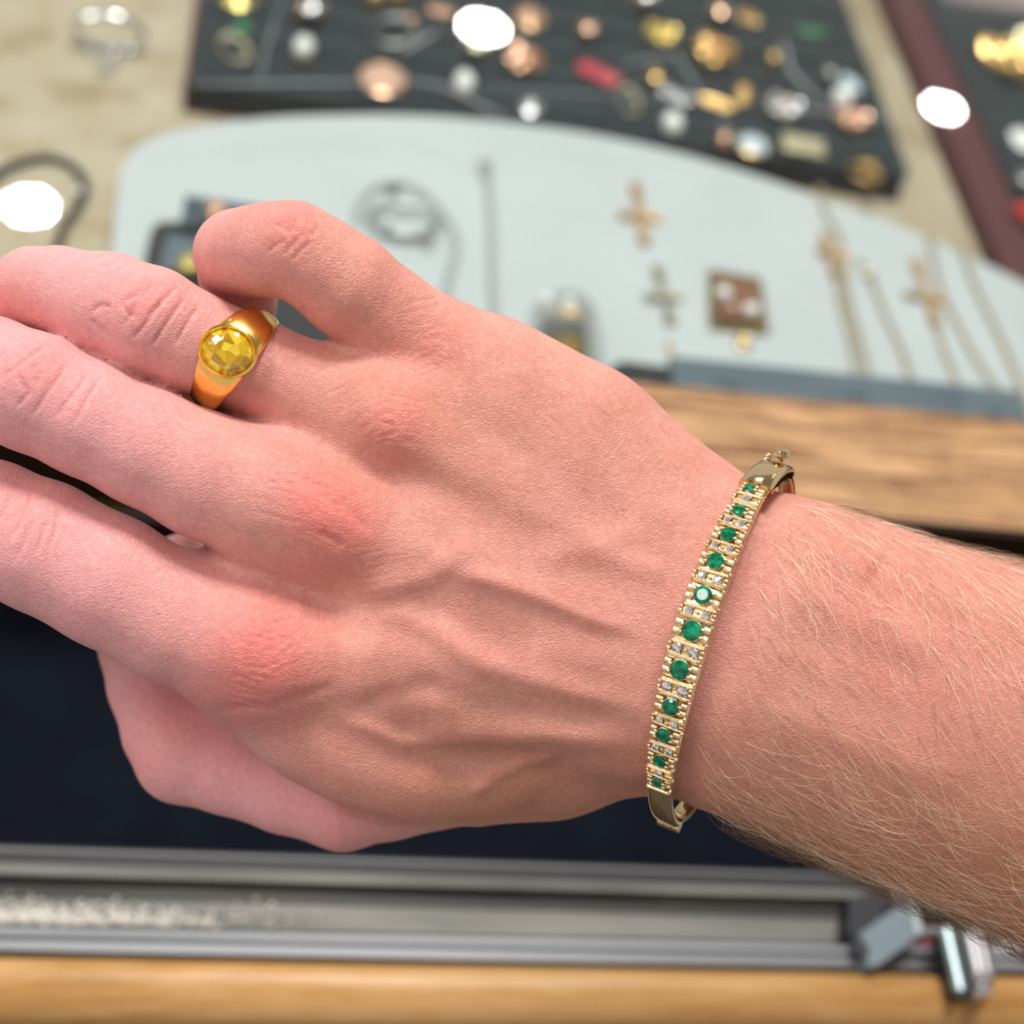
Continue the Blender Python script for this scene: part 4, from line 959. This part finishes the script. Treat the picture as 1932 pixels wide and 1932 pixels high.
J = [
 ('oval', 448, -2, 66, 40, gold_bright, 'large yellow gold dome earring cut by the top edge above the green stone', None, 0, 'earring', 'earring'),
 ('hoop', 442, 92, 60, 62, gold_pale, 'curved grey gold earring at the front left corner of the big tray', silver, 0.4, 'earring', 'earring'),
 ('pearl', 458, 62, 34, 28, silver, 'small green stone stud at the left of the big tray', green_m, 0, 'earring', 'earring'),
 ('ring', 585, 34, 62, 40, gold_rose, 'rose gold ring with silvery head at the top left of the tray', silver, 0.2, None, None),
 ('pearl', 572, 102, 46, 42, gold_bright, 'pearl stud in yellow gold standing alone in the second row', pearl_glint_m, 0, None, None),
 ('oval', 722, 150, 90, 66, gold_rose, 'salmon oval cameo at the front edge of the big tray', salmon_m, -0.25, None, None),
 ('hoop', 742, 62, 92, 76, silver_dark, 'large grey silver hoop near the crescent scratch', gold_rose, -0.5, None, None),
 ('pearl', 706, 0, 34, 26, gold_bright, 'left one of two small yellow gold studs at the top edge', gold_bright, 0, None, None),
 ('pearl', 748, -4, 36, 26, gold_bright, 'right one of two small yellow gold studs at the top edge', gold_bright, 0, None, None),
 ('bar', 832, 20, 52, 16, gold_rose, 'faint copper coloured bar left of the mirrored lamp', gold_rose, 0, None, None),
 ('ring', 896, 98, 50, 40, gold_pale, 'dull gold ring just below the mirrored lamp', gold_pale, 0, None, None),
 ('oval', 1000, 32, 60, 52, gold_jewel, 'round warm gold brooch right of the mirrored lamp', gold_rose, 0, None, None),
 ('knot', 985, 115, 78, 54, gold_rose, 'orange gold twisted brooch below and right of the mirrored lamp', gold_rose, -0.4, None, None),
 ('pearl', 873, 168, 46, 48, gold_jewel, 'pearl drop earring with gold base at the front edge of the tray', pearl_glint_m, 0, None, None),
 ('oval', 1002, 200, 46, 32, silver, 'small silver oval brooch touching the pad edge', silver, -0.6, None, None),
 ('ring', 1105, 66, 44, 30, gold_rose, 'dim rose ring above the red coral brooch', gold_rose, 0, None, None),
 ('ring', 1212, 10, 54, 36, gold_rose, 'rose ring with silver stone at the top edge', silver, 0.3, None, None),
 ('knot', 1246, 68, 66, 50, gold_bright, 'brightest pale yellow gold brooch in the upper middle', gold_bright, 0.2, None, None),
 ('leaf', 1128, 138, 92, 44, coral_m, 'elongated red coral brooch', coral_m, -0.55, None, None),
 ('hoop', 1186, 190, 44, 60, gold_pale, 'beige gold drop earring just below the red coral brooch', gold_pale, 0, None, None),
 ('ring', 1232, 152, 36, 34, gold_jewel, 'small gold ring between the red brooch and the bluish bar', gold_jewel, 0, None, None),
 ('bar', 1276, 180, 66, 22, silver, 'bluish silver bar brooch lying aslant', silver, -0.5, 'brooch', 'brooch'),
 ('ring', 1352, 34, 50, 40, silver_dark, 'dim grey rose ring above the twisted gold brooch', gold_rose, 0, None, None),
 ('knot', 1343, 100, 84, 64, gold_jewel, 'large twisted rose and yellow gold brooch in the upper middle', gold_rose, -0.3, None, None),
 ('leaf', 1412, 30, 40, 54, gold_jewel, 'upright gold leaf earring at the top edge', gold_bright, 1.57, 'earring', 'earring'),
 ('pearl', 1455, 116, 30, 28, gold_jewel, 'small plain gold stud right of the twisted brooch', gold_jewel, 0, None, None),
 ('leaf', 1352, 193, 66, 34, gold_jewel, 'gold leaf brooch, left half of the crossed pair', gold_jewel, -0.35, None, None),
 ('leaf', 1402, 178, 78, 30, gold_jewel, 'upright gold leaf brooch, right half of the crossed pair', gold_jewel, 1.25, None, None),
 ('pearl', 1264, 244, 46, 42, silver, 'bluish white pearl stud at the edge of the white pad', pearl_glint_m, 0, None, None),
 ('knot', 1476, 206, 74, 52, silver, 'silver flower brooch right of the crossed leaves', gold_rose, 0, None, None),
 ('pearl', 1361, 269, 32, 30, gold_rose, 'small copper stud at the pad edge', gold_rose, 0, None, None),
 ('oval', 1420, 273, 64, 44, gold_jewel, 'oval brooch with pale blue stone near the front edge', bluestone_m, 0, None, None),
 ('bar', 1514, 275, 82, 34, cream_m, 'cream gold rectangular bar at the front edge of the tray', cream_m, -0.12, None, None),
 ('oval', 1605, 156, 36, 44, silver, 'tall pale blue oval stone near the right side of the tray', bluestone_m, 0.3, None, None),
 ('pearl', 1582, 196, 44, 40, gold_rose, 'white pearl stud touching the round copper brooch', pearl_glint_m, 0, None, None),
 ('knot', 1604, 228, 74, 48, gold_rose, 'round copper brooch near the right end of the tray', gold_rose, 0, None, None),
 ('leaf', 1528, 58, 62, 20, green_m, 'thin green enamel leaf in the upper right of the tray', green_m, 0, None, None),
 ('hoop', 1628, 326, 70, 40, gold_jewel, 'curved gold brooch in the front right corner of the tray', gold_jewel, -0.4, 'brooch', 'brooch'),
 ('ring', 1562, 142, 30, 36, silver_dark, 'dim grey ring left of the tall pale blue stone', silver_dark, 0, None, None)]
for k, px, py, w_, h_, m1, lab, m2_, yaw, ct, nm in J: jewel(k, px, py + 4, w_, h_, m1, lab, ZT + 0.001, m2_, yaw, ct, nm)
for k, px, py, w_, h_, m1, lab, m2_, yaw, ct, nm in [
 ('knot', 1895, 120, 110, 90, gold_jewel, 'large gold brooch of looped wire in the right hand tray', gold_bright, 0.3, None, None),
 ('knot', 1955, 100, 110, 80, gold_pale, 'pale gold looped brooch cut by the right edge', gold_bright, 0.9, None, None),
 ('oval', 1932, 268, 60, 50, silver, 'pinkish pearl brooch cut by the right edge', pearl_glint_m, 0, None, None),
 ('ring', 1926, 352, 40, 34, silver_dark, 'dim grey ring below the pinkish pearl brooch at the right edge', silver_dark, 0, None, None)]:
    jewel(k, px, py, w_, h_, m1, lab, ZT, m2_, yaw, ct, nm)
o = G().box(-0.03, 0.03, -0.006, 0.006, 0, 0.003, Matrix.Translation(base_loc(1990, 455, ZT)) @ Matrix.Rotation(-1.1, 4, 'Z'), bev=0.001).out('price_tag', M('red_card', (0.55, 0.02, 0.03), 0.5))
tag(o, 'red card strip in the lower left corner of the right hand tray', 'tag')

# things lying on the beige lining at the left
lc = base_loc(205, 92, ZI); t_ = thing('ring', 'silver ring with sparkling stones lying on the beige lining at the left', 'ring', lc)
s_ = pxm(205, 92, ZI)
pts = []
for i in range(40):
    a = 2 * math.pi * i / 40; pts.append(lc + Vector((62 * s_ * math.cos(a), 0, 62 * s_ * (0.55 + 0.62 * math.sin(a)))))
    pts[-1].z = max(pts[-1].z, ZI + 0.0012)
G().tube(pts, 0.0022, 10, True, up=Vector((0, 1, 0)), flat=1.4).out('band', silver, t_)
for dx, dy, r_ in ((-6, 34, 14), (8, 16, 12), (-30, 10, 9)):
    G().gem(r_ * s_, 10, Matrix.Translation(on(205 + dx, 92 + dy - 10, ZI + 0.006))).out('gemstone', diamond_m, t_, smooth=False)
pts = [on(a, b, ZI + 0.002) for a, b in ((-60, 420), (-25, 350), (5, 322), (45, 305), (90, 298), (130, 310), (155, 335), (160, 362), (145, 392), (125, 420), (110, 455), (100, 500), (95, 560))]
pts = smooth_poly(pts, 5, False)
t_ = thing('necklace', 'black cord necklace looped on the beige lining behind the fingers', 'necklace', pts[40])
G().tube(pts, 0.0020, 10).out('cord', black_m, t_)
G().sph(on(148, 363, ZI + 0.004), 0.0028, 14, 8).out('clasp', silver, t_)

# black box and card under the little finger
P = [on(a, b, -0.022) for a, b in ((262, 560), (276, 470), (284, 438), (292, 424), (310, 417), (420, 420), (560, 432), (640, 470), (700, 560), (760, 720), (240, 720))]
P = clampy(P, lambda x: fy(x) + 0.002)
t_ = thing('ring_box', 'black ring box under the curled little finger', 'box', sum(P, Vector()) / len(P) + Vector((0, 0, ZP + 0.022)))
G().slab([(p.x, p.y) for p in P], ZP, -0.022, bev=0.0025).out('box_lid', darkbox_m, t_)
G().slab([(p.x, p.y) for p in [on(a, b, -0.0215) for a, b in ((318, 445), (520, 455), (540, 520), (300, 510))]], -0.0225, -0.0212, bev=0.0005).out('lid_inlay', slate_m, t_)
jewel('ring', 356, 515, 52, 36, gold_bright, 'yellow gold ring on the black box beside the little finger', -0.0212)
P = [on(a, b, -0.018) for a, b in ((350, 368), (545, 397), (575, 440), (340, 425))]
t_ = thing('display_card', 'dark blue card standing out behind the little finger', 'card', sum(P, Vector()) / 4 + Vector((0, 0, ZP + 0.018)))
G().slab([(p.x, p.y) for p in P], ZP, -0.018, bev=0.001).out('card_block', noise_mat('dark_blue_card', [(0.3, (0.045, 0.065, 0.09)), (0.7, (0.06, 0.085, 0.11))], 30, rough=0.5), t_)
jewel('ring', 405, 412, 46, 36, gold_rose, 'copper ring on the dark blue card behind the little finger', -0.018)
# blue grey riser and black block along the wooden beam
P = [on(a, b, -0.008) for a, b in ((1264, 672), (1922, 737), (1975, 850))]; yy = lambda x: fy(x) + 0.0006
xa, xb = on(1950, 800, -0.008).x, on(1274, 745, -0.008).x
P = [P[0], P[1], Vector((xa, yy(xa), 0)), Vector((xb, yy(xb), 0))]
t_ = thing('riser', 'blue grey acrylic riser lying along the wooden beam on the right', 'display stand', sum(P, Vector()) / 4 + Vector((0, 0, ZP)))
G().slab([(p.x, p.y) for p in P[::-1]], ZP, -0.008, bev=0.0006).out('top_block', slate_m, t_)
mk = G()
for a, b, c, d in ((1345, 722, 1400, 731), (1560, 752, 1564, 742), (1590, 748, 1640, 752), (1795, 765, 1800, 752), (1870, 775, 1885, 777)):
    p0, p1 = on(a, b, -0.0078), on(c, d, -0.0078); u_ = (p1 - p0); v_ = Vector((-u_.y, u_.x, 0)).normalized() * 0.0008
    k = len(mk.v); mk.v += [p0 - v_, p1 - v_, p1 + v_, p0 + v_]; mk.f.append((k, k + 1, k + 2, k + 3))
mk.out('scuff', darkbox_m, t_, smooth=False)
P = [on(a, b, -0.016) for a, b in ((1140, 712), (1160, 686), (1176, 681), (1262, 692))]
P = clampy(P + [Vector((P[-1].x - 0.001, 0, 0)), Vector((P[0].x, 0, 0))], yy)
o = G().slab([(p.x, p.y) for p in P[::-1]], ZP, -0.016, bev=0.001).out('display_block', darkbox_m)
tag(o, 'black block next to the blue grey riser beside the hand', 'display stand')

# crosses, chains and pendants on the white pad
def cross(px, py, top, bot, arms, mat, label, mat2=None, with_bead=False, loc=None):
    p0, p1, a0, a1 = [on(*q, ZP + 0.0014) for q in (top, bot, arms[0], arms[1])]
    t_ = thing('cross_pendant', label, 'pendant', base_loc(px, py, ZP))
    mid = on(px, py, ZP + 0.0014)
    def flare(a, b, name, mt):
        n_ = 9; pts = [a + (b - a) * (i / (n_ - 1)) for i in range(n_)]
        G().tube(pts, [0.0016 + 0.0013 * abs(2 * i / (n_ - 1) - 1) ** 2 for i in range(n_)], 10, flat=0.7).out(name, mt, t_)
    flare(p0, p1, 'upright', mat); flare(a0, a1, 'crossbar', mat)
    G().tube([p0 + Vector((0.0017 * math.cos(a), 0.0017 * math.sin(a) + 0.001, 0)) for a in [2 * math.pi * i / 16 for i in range(16)]], 0.0005, 6, True).out('bail', mat2 or mat, t_)
    G().sph(mid + Vector((0, 0, 0.0008)), 0.0018, 12, 8).out('centre_boss', mat2 or mat, t_)
    if with_bead: G().sph(on(1214, 440, ZP + 0.003), 0.0022, 12, 8).out('bead', gold_bright, t_)
    return t_
cross(1206, 404, (1199, 350), (1216, 460), ((1168, 405), (1244, 412)), gold_cross, 'rose gold cross pendant farthest left and highest on the white pad', gold_rose, True)
cross(1248, 560, (1240, 507), (1266, 610), ((1218, 562), (1284, 560)), noise_mat('antique_gold', [(0.3, (0.30, 0.27, 0.18)), (0.7, (0.42, 0.38, 0.26))], 200, rough=0.4, metal=0.8), 'thin antique gold cross pendant leaning left of the square pendant', gold_pale)
cross(1568, 478, (1556, 444), (1576, 520), ((1542, 474), (1598, 482)), gold_cross, 'small gold cross pendant hanging on the leftmost gold chain', gold_pale)
cross(1745, 560, (1728, 494), (1766, 612), ((1708, 556), (1780, 566)), gold_cross, 'long gold cross pendant hanging between the gold chains on the right', gold_pale)
def chain_links(pts_px, mat, label, rad=0.0011, link=0.0040, name='chain', cat='chain', z=ZP, extra=None):
    pts = smooth_poly([on(a, b, z + 0.0010) for a, b in pts_px], 8, False)
    # even spacing
    L_ = [0]
    for a, b in zip(pts[:-1], pts[1:]): L_.append(L_[-1] + (b - a).length)
    n_ = int(L_[-1] / (link * 0.72)); g = G()
    for i in range(n_):
        s_ = L_[-1] * (i + 0.5) / n_; k = max(j for j in range(len(L_)) if L_[j] <= s_); k = min(k, len(pts) - 2)
        p = pts[k] + (pts[k + 1] - pts[k]) * ((s_ - L_[k]) / max(1e-9, L_[k + 1] - L_[k])); t = (pts[k + 1] - pts[k]).normalized()
        up = Vector((0, 0, 1)); sd = t.cross(up)
        if i % 2: sd, up = up, -sd
        g.tube([p + t * (link * 0.5 * math.cos(a)) + sd * (link * 0.28 * math.sin(a)) for a in [2 * math.pi * j / 10 for j in range(10)]], rad * 0.62, 5, True, up=up)
    t_ = thing('necklace_' + name if name != 'chain' else 'chain', label, cat, Vector((pts[0].x, pts[0].y, z)))
    g.out('links', mat, t_)
    if extra: extra(t_)
    return t_
chain_m = M('pale_gold_chain', (0.46, 0.37, 0.23), 0.45, 0.6)
chain_links([(1548, 352), (1556, 400), (1585, 455), (1600, 560), (1622, 640), (1640, 715)], chain_m, 'leftmost fine gold chain running down the white pad')
chain_links([(1575, 510), (1590, 590), (1605, 650), (1616, 712)], chain_m, 'short gold chain strand hanging below the small cross')
def drop(t_): 
    G().sph(on(1640, 515, ZP + 0.003), 0.0034, 12, 8, sc=(1, 0.8, 0.6)).out('pendant_drop', gold_pale, t_)
chain_links([(1618, 490), (1640, 520), (1668, 590), (1695, 650), (1722, 722)], chain_m, 'gold chain with a small round drop left of the long cross', extra=drop)
chain_links([(1764, 612), (1780, 660), (1808, 730)], chain_m, 'gold chain strand leading down from the long cross')
chain_links([(1752, 440), (1762, 500), (1780, 560), (1820, 640), (1855, 700), (1888, 745)], chain_m, 'gold chain right of the long cross')
chain_links([(1812, 455), (1835, 530), (1868, 600), (1905, 680), (1940, 770)], chain_m, 'rightmost gold chain on the white pad')
silver_chain = M('dull_silver_chain', (0.46, 0.48, 0.48), 0.45, 0.6)
chain_links([(914, 318), (922, 360), (926, 420), (928, 500), (930, 570), (936, 640)], silver_chain, 'straight silver chain hanging down the middle of the white pad', rad=0.0011, link=0.005,
            extra=lambda t_: G().box(-0.003, 0.003, -0.005, 0.005, 0, 0.003, Matrix.Translation(base_loc(914, 322, ZP)), bev=0.0008).out('clasp', silver_dark, t_))
chain_links([(672, 420), (680, 385), (705, 358), (745, 348), (790, 360), (830, 400), (856, 440), (858, 480), (845, 530), (835, 590)], silver_chain, 'silver chain curving in an arch over the silver ring', rad=0.0012, link=0.0052,
            extra=lambda t_: G().sph(on(742, 352, ZP + 0.003), 0.0036, 12, 8).out('clasp', silver_dark, t_))
lc = base_loc(760, 425, ZP); s_ = pxm(760, 425, ZP)
t_ = thing('ring', 'silver ring with bright stones inside the arched silver chain', 'ring', lc)
G().tube([lc + Vector((64 * s_ * math.cos(a), 44 * s_ * math.sin(a), 0.003)) for a in [2 * math.pi * i / 36 for i in range(36)]], [0.0012 + 0.0012 * max(0, -math.sin(2 * math.pi * i / 36)) for i in range(36)], 10, True).out('band', silver_dark, t_)
for px, py, r_ in ((786, 372, 8), (772, 395, 6), (812, 446, 12), (735, 425, 9), (758, 418, 9)):
    G().gem(r_ * s_, 8, Matrix.Translation(on(px, py, ZP + 0.006))).out('gemstone', diamond_m, t_, smooth=False)
# square brown stone pendant
c4 = [on(a, b, ZP) for a, b in ((1334, 514), (1432, 530), (1448, 634), (1336, 622))]
t_ = thing('square_pendant', 'square gold framed brown stone pendant in the middle of the white pad', 'pendant', sum(c4, Vector()) / 4)
cc = sum(c4, Vector()) / 4
G().slab([(p.x, p.y) for p in c4[::-1]], ZP, ZP + 0.0022, bev=0.0007).out('frame', noise_mat('olive_gold', [(0.3, (0.26, 0.20, 0.09)), (0.7, (0.42, 0.34, 0.17))], 150, rough=0.3, metal=0.9), t_)
ci = [cc + (p - cc) * 0.72 for p in c4]
G().slab([(p.x, p.y) for p in ci[::-1]], ZP + 0.002, ZP + 0.0042, bev=0.0014).out('brown_stone', brown_m, t_)
for px, py, r_ in ((1366, 552, 0.0036), (1418, 584, 0.0036), (1384, 578, 0.0014)):  # white balls standing in for lamp glints on the stone
    G().sph(on(px, py, ZP + 0.0045), r_, 18, 10, sc=(1, 1, 0.8)).out('pearl', pearl_glint_m, t_)  # white ball for a lamp glint, no real pearl
G().tube([on(1402, 645, ZP + 0.002) + Vector((0.0026 * math.cos(a), 0.0034 * math.sin(a), 0)) for a in [2 * math.pi * i / 20 for i in range(20)]], 0.0010, 8, True).out('bail', gold_jewel, t_)
o = jewel('bar', 1262, 660, 12, 26, gold_jewel, 'tiny gold tab showing above the blue grey riser', ZP)
# clear arched ring holder with an amber stone
lc = base_loc(1068, 660, ZP); s_ = pxm(1068, 640, ZP)
t_ = thing('ring_holder', 'smoky clear arched ring holder with an amber centre beside the hand', 'display stand', lc)
W_ = 66 * s_
def arch(rw, rh, y0, y1, zb):
    o = [(-rw, zb)] + [(-rw * math.cos(a), zb + rh * math.sin(a)) for a in [math.pi * i / 20 for i in range(1, 20)]] + [(rw, zb)]
    return o
g = G(); outer = arch(W_, 0.017, 0, 0, 0); inner = arch(W_ * 0.62, 0.011, 0, 0, 0); n_ = len(outer)
y0_, y1_ = -0.011, 0.020
for y in (y0_, y1_):
    for pr in (outer, inner):
        for x, z in pr: g.v.append(lc + Vector((x, y, z)))
for i in range(n_ - 1):
    a, b_, c_, d_ = i, n_ + i, 2 * n_ + i, 3 * n_ + i
    g.f += [(a, a + 1, c_ + 1, c_), (b_, d_, d_ + 1, b_ + 1), (a, b_, b_ + 1, a + 1), (c_, c_ + 1, d_ + 1, d_)]
g.out('arch', plastic_clear, t_)
G().box(-W_ * 0.6, W_ * 0.6, -0.009, 0.018, 0, 0.002, Matrix.Translation(lc)).out('base', silver_dark, t_)
G().sph((0, 0, 0), 0.5, 20, 10, Matrix.Translation(lc + Vector((0, -0.002, 0.004))), (W_ * 0.9, 0.014, 0.008)).out('amber_stone', amber_m, t_)
for px, py, dz_ in ((1033, 567, 0.016), (1073, 574, 0.0175)):  # lamp glints on the arch, imitated by white balls
    G().sph(on(px, py, ZP + dz_), 0.0030, 20, 12).out('glint_ball', pearl_glint_m, t_)
G().tube([lc + Vector((W_ * 0.45 * math.cos(a), 0.004, 0.0165 + 0.002 * math.sin(a))) for a in [math.pi * i / 12 for i in range(13)]], 0.0009, 8).out('gold_wire', gold_jewel, t_)

# ------------------------------------------------------------------ lock hardware at the lower right
zl = 0.004
t_ = thing('showcase_lock', 'chrome roller lock with a blue grey plastic arm hooked over the wooden rail', 'lock', on(1780, 1800, 0.0))
P = [on(a, b, zl) for a, b in ((1720, 1692), (1738, 1762), (1700, 1790), (1655, 1822), (1636, 1822), (1640, 1790), (1622, 1762))]
slate2 = M('blue_grey_plastic', (0.17, 0.22, 0.25), 0.4)
G().slab([(p.x, p.y) for p in P], zl - 0.008, zl, bev=0.0008).out('lock_arm', slate2, t_)
P = [on(a, b, zl + 0.001) for a, b in ((1714, 1690), (1727, 1688), (1741, 1758), (1728, 1764))]
G().slab([(p.x, p.y) for p in P[::-1]], zl - 0.004, zl + 0.001, bev=0.0005).out('pale_edge', M('pale_grey_plastic', (0.42, 0.48, 0.49), 0.35), t_)
P = [on(a, b, -0.002) for a, b in ((1600, 1700), (1690, 1668), (1712, 1700), (1640, 1770), (1620, 1795), (1598, 1750))]
G().slab([(p.x, p.y) for p in P], -0.012, -0.001, bev=0.001).out('bracket', blackplastic_m, t_)
G().sph(on(1690, 1692, zl + 0.001), 0.0017, 14, 8).out('screw', chrome, t_)
G().tube([on(1738, 1757, zl), on(1775, 1757, zl)], 0.0014, 14).out('axle', chrome, t_)
def rod_(a, b, r_, name, mat, z0=zl, z1=zl):
    G().tube([on(*a, z0), on(*a, z0) * 0.98 + on(*b, z1) * 0.02, on(*a, z0) * 0.02 + on(*b, z1) * 0.98, on(*b, z1)], [r_ * 0.8, r_, r_, r_ * 0.8], 20).out(name, mat, t_)
satin = M('satin_chrome', (0.36, 0.35, 0.36), 0.45, 0.9)
rod_((1783, 1752), (1811, 1873), 0.0022, 'roller', M('bluish_chrome', (0.42, 0.52, 0.53), 0.42, 0.9), zl + 0.003, zl + 0.003)
rod_((1824, 1755), (1850, 1868), 0.0030, 'roller', satin, zl + 0.002, zl + 0.002)
rod_((1842, 1755), (1862, 1850), 0.0026, 'roller', satin, zl - 0.001, zl - 0.001)
P = [on(a, b, zl - 0.001) for a, b in ((1772, 1750), (1855, 1748), (1874, 1838), (1868, 1876), (1800, 1884), (1776, 1830))]
G().slab([(p.x, p.y) for p in P[::-1]], zl - 0.006, zl - 0.001, bev=0.0008).out('housing', M('dark_metal', (0.07, 0.08, 0.09), 0.35, 0.8), t_)
P = [on(a, b, zl + 0.0052) for a, b in ((1833, 1834), (1864, 1832), (1866, 1852), (1836, 1854))]
G().slab([(p.x, p.y) for p in P[::-1]], zl + 0.001, zl + 0.0055, bev=0.0008).out('end_cap', silver, t_)
P = [on(a, b, zl + 0.0052) for a, b in ((1836, 1864), (1868, 1861), (1870, 1876), (1838, 1880))]
G().slab([(p.x, p.y) for p in P[::-1]], zl + 0.001, zl + 0.0055, bev=0.0008).out('end_cap', silver, t_)
# little things behind the lock
P = [on(a, b, -0.0098) for a, b in ((1690, 1740), (1990, 1752), (1990, 1808), (1672, 1806))]
o = G().slab([(p.x, p.y) for p in P[::-1]], -0.0112, -0.0098, bev=0.0003).out('maroon_strip', M('maroon_plastic', (0.10, 0.006, 0.018), 0.5)); tag(o, 'maroon strip in the metal track behind the chrome lock', 'strip')
o = G().box(-0.010, 0.010, -0.0022, 0.0022, 0, 0.003, Matrix.Translation(base_loc(1925, 1789, -0.0098)), bev=0.001).out('white_clip', white_m); tag(o, 'small cream white clip on the maroon strip at the right edge', 'clip')
o = G().box(-0.009, 0.009, -0.005, 0.005, 0, 0.004, Matrix.Translation(base_loc(1780, 1702, -0.0076)) @ Matrix.Rotation(0.2, 4, 'Z'), bev=0.001).out('green_tag', M('dark_green_plastic', (0.01, 0.12, 0.08), 0.4)); tag(o, 'dark green plastic tag under the forearm behind the lock', 'tag')
o = G().sph((0, 0, 0), 0.5, 16, 8, Matrix.Translation(base_loc(1822, 1712, -0.0045)), (0.010, 0.007, 0.004)).out('grey_button', M('grey_pink_plastic', (0.30, 0.26, 0.28), 0.5)); tag(o, 'pinkish grey button next to the dark green tag under the forearm', 'button')
